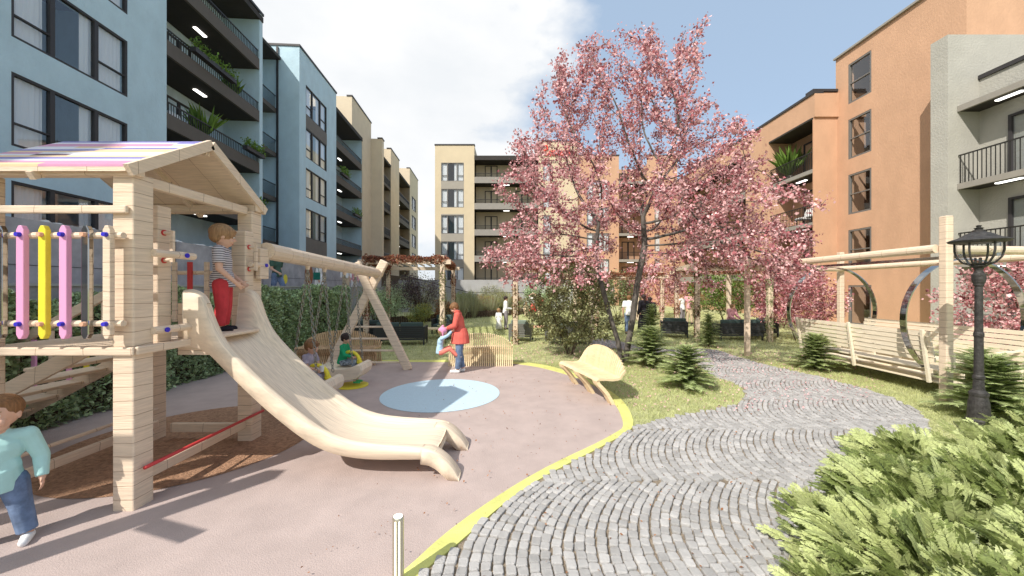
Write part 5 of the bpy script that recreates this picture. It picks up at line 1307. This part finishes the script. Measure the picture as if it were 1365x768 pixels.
spruce('low spruce between the lamp post and the right edge',8.6,6.9,.9,1.1,7)
# foreground fronds
def frond_shrub(label,x,y,rad,h,nf,seed,flen=.29,m1='juniper_leaf',m2='juniper_dark'):
    rs=np.random.default_rng(seed); t=thing('thuja_shrub',label,'shrub',(x,y,0),0,'feathery evergreen shrubs in the right foreground'); Vs={0:[],1:[]}; mb=MB()
    for i in range(nf):
        a=rs.uniform(0,2*pi); el=rs.uniform(.12,1.45); L_=flen*rs.uniform(.45,1.25)
        rr=rs.uniform(.25,.95); base=np.array([math.cos(a)*rad*rr*math.cos(el)*.9,math.sin(a)*rad*rr*math.cos(el)*.9,h*(.08+.62*rr*math.sin(el))])
        d=np.array([math.cos(a)*math.cos(el)*.8-.38,math.sin(a)*math.cos(el)*.8+.2,math.sin(el)*.9+.45]); d/=np.linalg.norm(d)
        n_=rs.normal(size=3)*1.2+np.array([0,-.8,.5]); sd=np.cross(d,n_); sd/=np.linalg.norm(sd); nn=np.cross(sd,d); K=11; Q=Vs[0 if rs.random()<.58 else 1]
        bend=rs.uniform(-.3,.1)
        def PT(u,v): return base+d*L_*u+sd*L_*v+nn*L_*bend*u*u+np.array([0,0,-.25*L_*u*u])
        Q+= [PT(0,-.012),PT(0,.012),PT(1,0)]
        for k in range(K):
            u=.10+.86*k/K; wl=.27*(1-u)**.4*(.75+.25*math.sin(pi*u))*rs.uniform(.45,1.35)+.03
            for s2 in (-1,1):
                u0=u+(0.03 if s2>0 else 0); e=(u0+wl*1.0,s2*wl*.62)
                # lobed leaflet: rhombus with two side teeth
                m1_=(u0+wl*.30,s2*wl*.50); m2_=(u0+wl*.62,s2*wl*.16)
                Q+=[PT(u0,0),PT(*m1_),PT(*e), PT(u0,0),PT(*e),PT(*m2_)]
                c_=(u0+wl*.50,s2*wl*.36)
                Q+=[PT(c_[0]-wl*.1,c_[1]),PT(c_[0]+wl*.12,c_[1]),PT(c_[0]+wl*.02,c_[1]+s2*wl*.42), PT(c_[0],c_[1]-s2*wl*.1),PT(c_[0]+wl*.12,c_[1]+s2*wl*.02),PT(c_[0]+wl*.42,c_[1]-s2*wl*.06)]
        if i%4==0: mb.tube([(0,0,0),tuple(base*.6),tuple(base)],[.008,.005,.003],4,caps=False)
    for k,m_ in ((0,m1),(1,m2)):
        V=np.array(Vs[k]); V[:,2]=np.maximum(V[:,2],.012); link('foliage',arr_mesh('foliage',V,np.arange(len(V)).reshape(-1,3),M[m_],3),t)
    mb.obj('stem',M['bark_brown'],t)
lab='feathery light green thuja shrub in the bottom right foreground mass'
for i,(x,y,r_,h_,n_) in enumerate(((2.62,2.45,.62,.55,300),(3.25,3.05,.66,.60,300),(3.45,2.15,.62,.66,300),(4.15,3.15,.70,.62,300),(4.4,2.35,.7,.7,200),(5.15,3.75,.75,.66,260),(5.2,2.9,.7,.7,200),(2.75,1.75,.55,.6,200),(6.2,4.1,.75,.75,220),(4.3,4.05,.5,.38,160))):
    frond_shrub(lab,x,y,r_,h_,int(n_*1.7),20+i)
for i in range(3):
    frond_shrub(lab,2.05+.28*i,2.35+.42*i,.32,.22,110,60+i,.17)
# hedge on the left
def hedge(label,y0,y1,h,m1,m2,n,seed):
    X,Y=rot(-6.62,(y0+y1)/2); t=thing('hedge',label,'hedge',(X,Y,0),TH); L_=y1-y0
    u=rng.random(n)*L_-L_/2; v=rng.random(n); w_=.38+.14*np.sin(u*2.3)*np.sin(u*.9+1); side_=rng.random(n)
    hh=h*(1+.07*np.sin(u*1.9)+.05*np.sin(u*4.7)); z=v*hh; 
    x=np.where(side_<.72, w_*(1+.22*np.sin(u*7+z*5)*np.sin(z*6))-.18*rng.random(n)**2, (rng.random(n)*2-1)*w_); z=np.where(side_>=.72, hh-rng.random(n)**2*.22, z)
    x=np.where(z>hh*.86,x*.85,x); P=np.stack([x,u,np.maximum(z,.03)],1); k=rng.random(n)<.7; s_=.075*(.6+.8*rng.random(n)); dr=np.tile([.7,-.1,.35],(n,1))
    link('foliage',leaves(P[k],s_[k],M[m1],dirs=dr[k],spread=.8,width=.6),t); link('foliage',leaves(P[~k],s_[~k],M[m2],dirs=dr[~k],spread=.8,width=.6),t)
    mb=MB(); mb.box((-.28,-L_/2+.1,.02),(.16,L_/2-.1,h*.86)); mb.obj('branch_core',M['bark_brown'],t)
hedge('long dark green laurel hedge against the concrete wall, behind the slide',2.0,16.8,1.88,'laurel_leaf','bush_green',62000,1)
# shrubs of the bed at the back
for i,(x,y,w_,d_,h_,m1,m2,n_,sz,lb) in enumerate((
 (-6.6,18.2,2.2,1.8,2.1,'laurel_leaf','bush_green',3500,.08,'glossy green shrub just right of the crossed swing legs'),
 (-5.1,20.5,2.6,2.0,2.9,'plum_leaf','pale_grass',4200,.08,'dark plum leaved shrub under the left pergola roof'),
 (-6.9,21.5,2.2,2.0,2.2,'laurel_leaf','pale_grass',3000,.08,'green and cream shrub far left in the bed'),
 (-4.6,18.9,1.5,1.2,1.35,'yellow_leaf','bush_green',1800,.07,'yellow green shrub below the dark plum shrub'),
 (-3.7,20.5,1.2,1.0,1.5,'rust_leaf','pale_grass',1600,.07,'rust coloured feathery shrub left of the ivy post'),
 (-3.3,26.5,2.2,1.6,1.9,'bush_green','yellow_leaf',2600,.09,'green shrub right behind the woman in coral'),
 (-2.0,27.8,1.8,1.4,1.6,'rust_leaf','yellow_leaf',2200,.09,'russet shrub in the middle of the bed'),
 (-.9,28.6,2.0,1.4,1.7,'yellow_leaf','pale_grass',2200,.09,'pale yellow shrub in the bed'),
 (.4,29.4,1.7,1.3,1.5,'rust_leaf','bush_green',1800,.09,'rust and green shrub at the right end of the bed'),
 (1.6,30.0,1.6,1.3,2.6,'laurel_leaf','bush_green',1800,.10,'dark green shrub behind the distant children'),
 (2.9,29.8,2.0,1.4,2.2,'laurel_leaf','bush_green',1800,.10,'dark green shrub left of the olive bush, far back'),
 (-7.8,25.0,2.6,2.0,2.4,'laurel_leaf','plum_leaf',2200,.10,'dark shrub under the far stair'),
 (-1.6,30.2,2.4,1.0,2.2,'pale_grass','bush_green',1800,.11,'pale shrub against the lower wall'))):
    bush('shrub',lb,'shrub',x,y,w_,d_,h_,M and m1,n_,sz,m2=m2)
def grass_clump(label,x,y,h,n,m='pale_grass'):
    t=thing('ornamental_grass',label,'grass clump',(x,y,0),0,'pale ornamental grasses in the bed'); a=rng.random(n)*2*pi; r_=rng.random(n)*.18; l=rng.uniform(.1,.5,n)*h
    b0=np.stack([np.cos(a)*r_,np.sin(a)*r_,np.zeros(n)],1); tip=b0+np.stack([np.cos(a)*l,np.sin(a)*l,h*rng.uniform(.6,1,n)],1); sd=np.stack([-np.sin(a),np.cos(a),np.zeros(n)],1)*.014
    V=np.stack([b0-sd,b0+sd,tip],1).reshape(-1,3); link('blades',arr_mesh('blades',V,np.arange(3*n).reshape(-1,3),M[m],3),t)
for i,(x,y,h_) in enumerate(((-4.2,22.6,2.3),(-3.2,23.8,2.1),(-2.6,25.0,2.4),(-1.4,26.6,2.3),(-.3,27.6,2.1),(-5.4,23.2,2.6),(-2.2,26.0,1.9))):
    grass_clump('tall pale ornamental grass clump in the back bed',x,y,h_,170)
# planters on the balconies
def planter(label,x,y,z,L_,hg=.45,m='box_green',n=420):
    X,Y=rot(x,y); t=thing('balcony_planter',label,'planter',(X,Y,z),TH); mb=MB(); mb.box((-.13,-L_/2,0),(.13,L_/2,.2)); mb.obj('trough',M['dark_trim'],t)
    P=np.stack([rng.normal(size=n)*.12,(rng.random(n)-.5)*L_,.18+hg*rng.random(n)**1.5],1); link('foliage',leaves(P,.13*(.6+.8*rng.random(n)),M[m],dirs=np.tile([.2,0,.6],(n,1))),t)
planter('long planter of green leaves on the third floor rail of the near blue block',-13.02,17.9,12.45,2.7)
planter('planter on the second floor rail at the right end of the near blue block',-13.02,20.9,9.45,1.6)
planter('planter on the lowest rail of the near blue block, right of the tower roof',-13.02,20.9,6.45,1.4)
planter('upper planter on the balconies of the second blue block',-13.02,34.2,12.1,1.7,.6)
planter('lower planter on the balconies of the second blue block',-13.02,37.5,9.1,2.0,.6)
def potted(label,x,y,z,h,n=60,rotf=True):
    X,Y=rot(x,y) if rotf else (x,y); t=thing('potted_plant',label,'potted plant',(X,Y,z)); mb=MB(); mb.lathe((0,0,0),[(.12,0),(.17,.3),(.16,.3)],14); mb.obj('pot',M['ceramic'],t)
    a=rng.random(n)*2*pi; P=np.zeros((n,3)); P[:,2]=.28; d=np.stack([np.cos(a)*.5,np.sin(a)*.5,rng.uniform(.6,1.4,n)],1); link('foliage',leaves(P,h*(.6+.5*rng.random(n)),M['box_green'],dirs=d,spread=.1,width=.12),t)
potted('tall spiky potted plant on a balcony of the near blue block',-13.6,18.0,8.9,1.5); potted('round potted cactus like plant on the third floor of the near blue block',-13.6,20.0,11.9,1.1)
potted('tall potted plant in the middle of the beige block balconies',1.0,43.6,5.3,1.6,60,False); potted('potted plant on the top balcony of the terracotta wing',17.6,23.8,8.8,1.9,80,False)
for x_,z_ in ((-1.2,5.32),(2.2,8.32),(-1.0,11.32)): potted('small potted plant standing on the '+{5.32:'second',8.32:'third',11.32:'fourth'}[z_]+' floor balcony of the beige block',x_,43.5,z_,.8,50,False)
for i,(y_,z_,f_) in enumerate(((21.9,5.8,'L'),(22.8,5.8,'L'),(17.0,8.9,'R'))):
    X,Y=(17.7,y_) if f_=='L' else rot(-13.8,y_)
    t=thing('balcony_chair',('left white cushioned chair on the middle balcony of the terracotta wing','right white cushioned chair on the middle balcony of the terracotta wing','cushioned lounge chair on the second balcony of the near blue block')[i],'chair',(X,Y,z_),R(90) if f_=='R' else R(-90))
    mb=MB(); mb.box((-.3,-.3,.32),(.3,.25,.46)); mb.obj('seat',M['white_cloth'],t,bevel=.04); mb=MB(); mb.bar((0,.25,.42),(0,.42,1.0),.58,.1,up=(0,-1,.3)); mb.obj('backrest',M['white_cloth'],t,bevel=.03)
    for a_ in (-1,1):
        for b_ in (-1,1): mb=MB(); mb.bar((a_*.26,b_*.22,0),(a_*.26,b_*.22,.32),.04,.04); mb.obj('leg',M['dark_trim'],t)
# fallen petals (uncountable)
n=5000; a=rng.random(n)*2*pi; q=np.sqrt(rng.random(n))*5.2; P=np.stack([3.4+q*np.cos(a),10.1+q*.8*np.sin(a)],1); P=P[~inside(P,pgp)]; P=np.concatenate([P,np.full((len(P),1),.045)],1)
tag(link('fallen_petals',leaves(P,.035*(.6+.8*rng.random(len(P))),M['pink_leaf'],up=3,width=.8)),kind='stuff')
n=900; P=np.stack([rng.uniform(-1.5,6,n),rng.uniform(2.2,9,n),np.full(n,.042)],1); k=inside(P[:,:2],pp)|inside(P[:,:2],pgp); P=P[k]
tag(link('fallen_leaves',leaves(P,.022*(.5+rng.random(len(P))),M['rust_leaf'],up=3,width=.7)),kind='stuff')
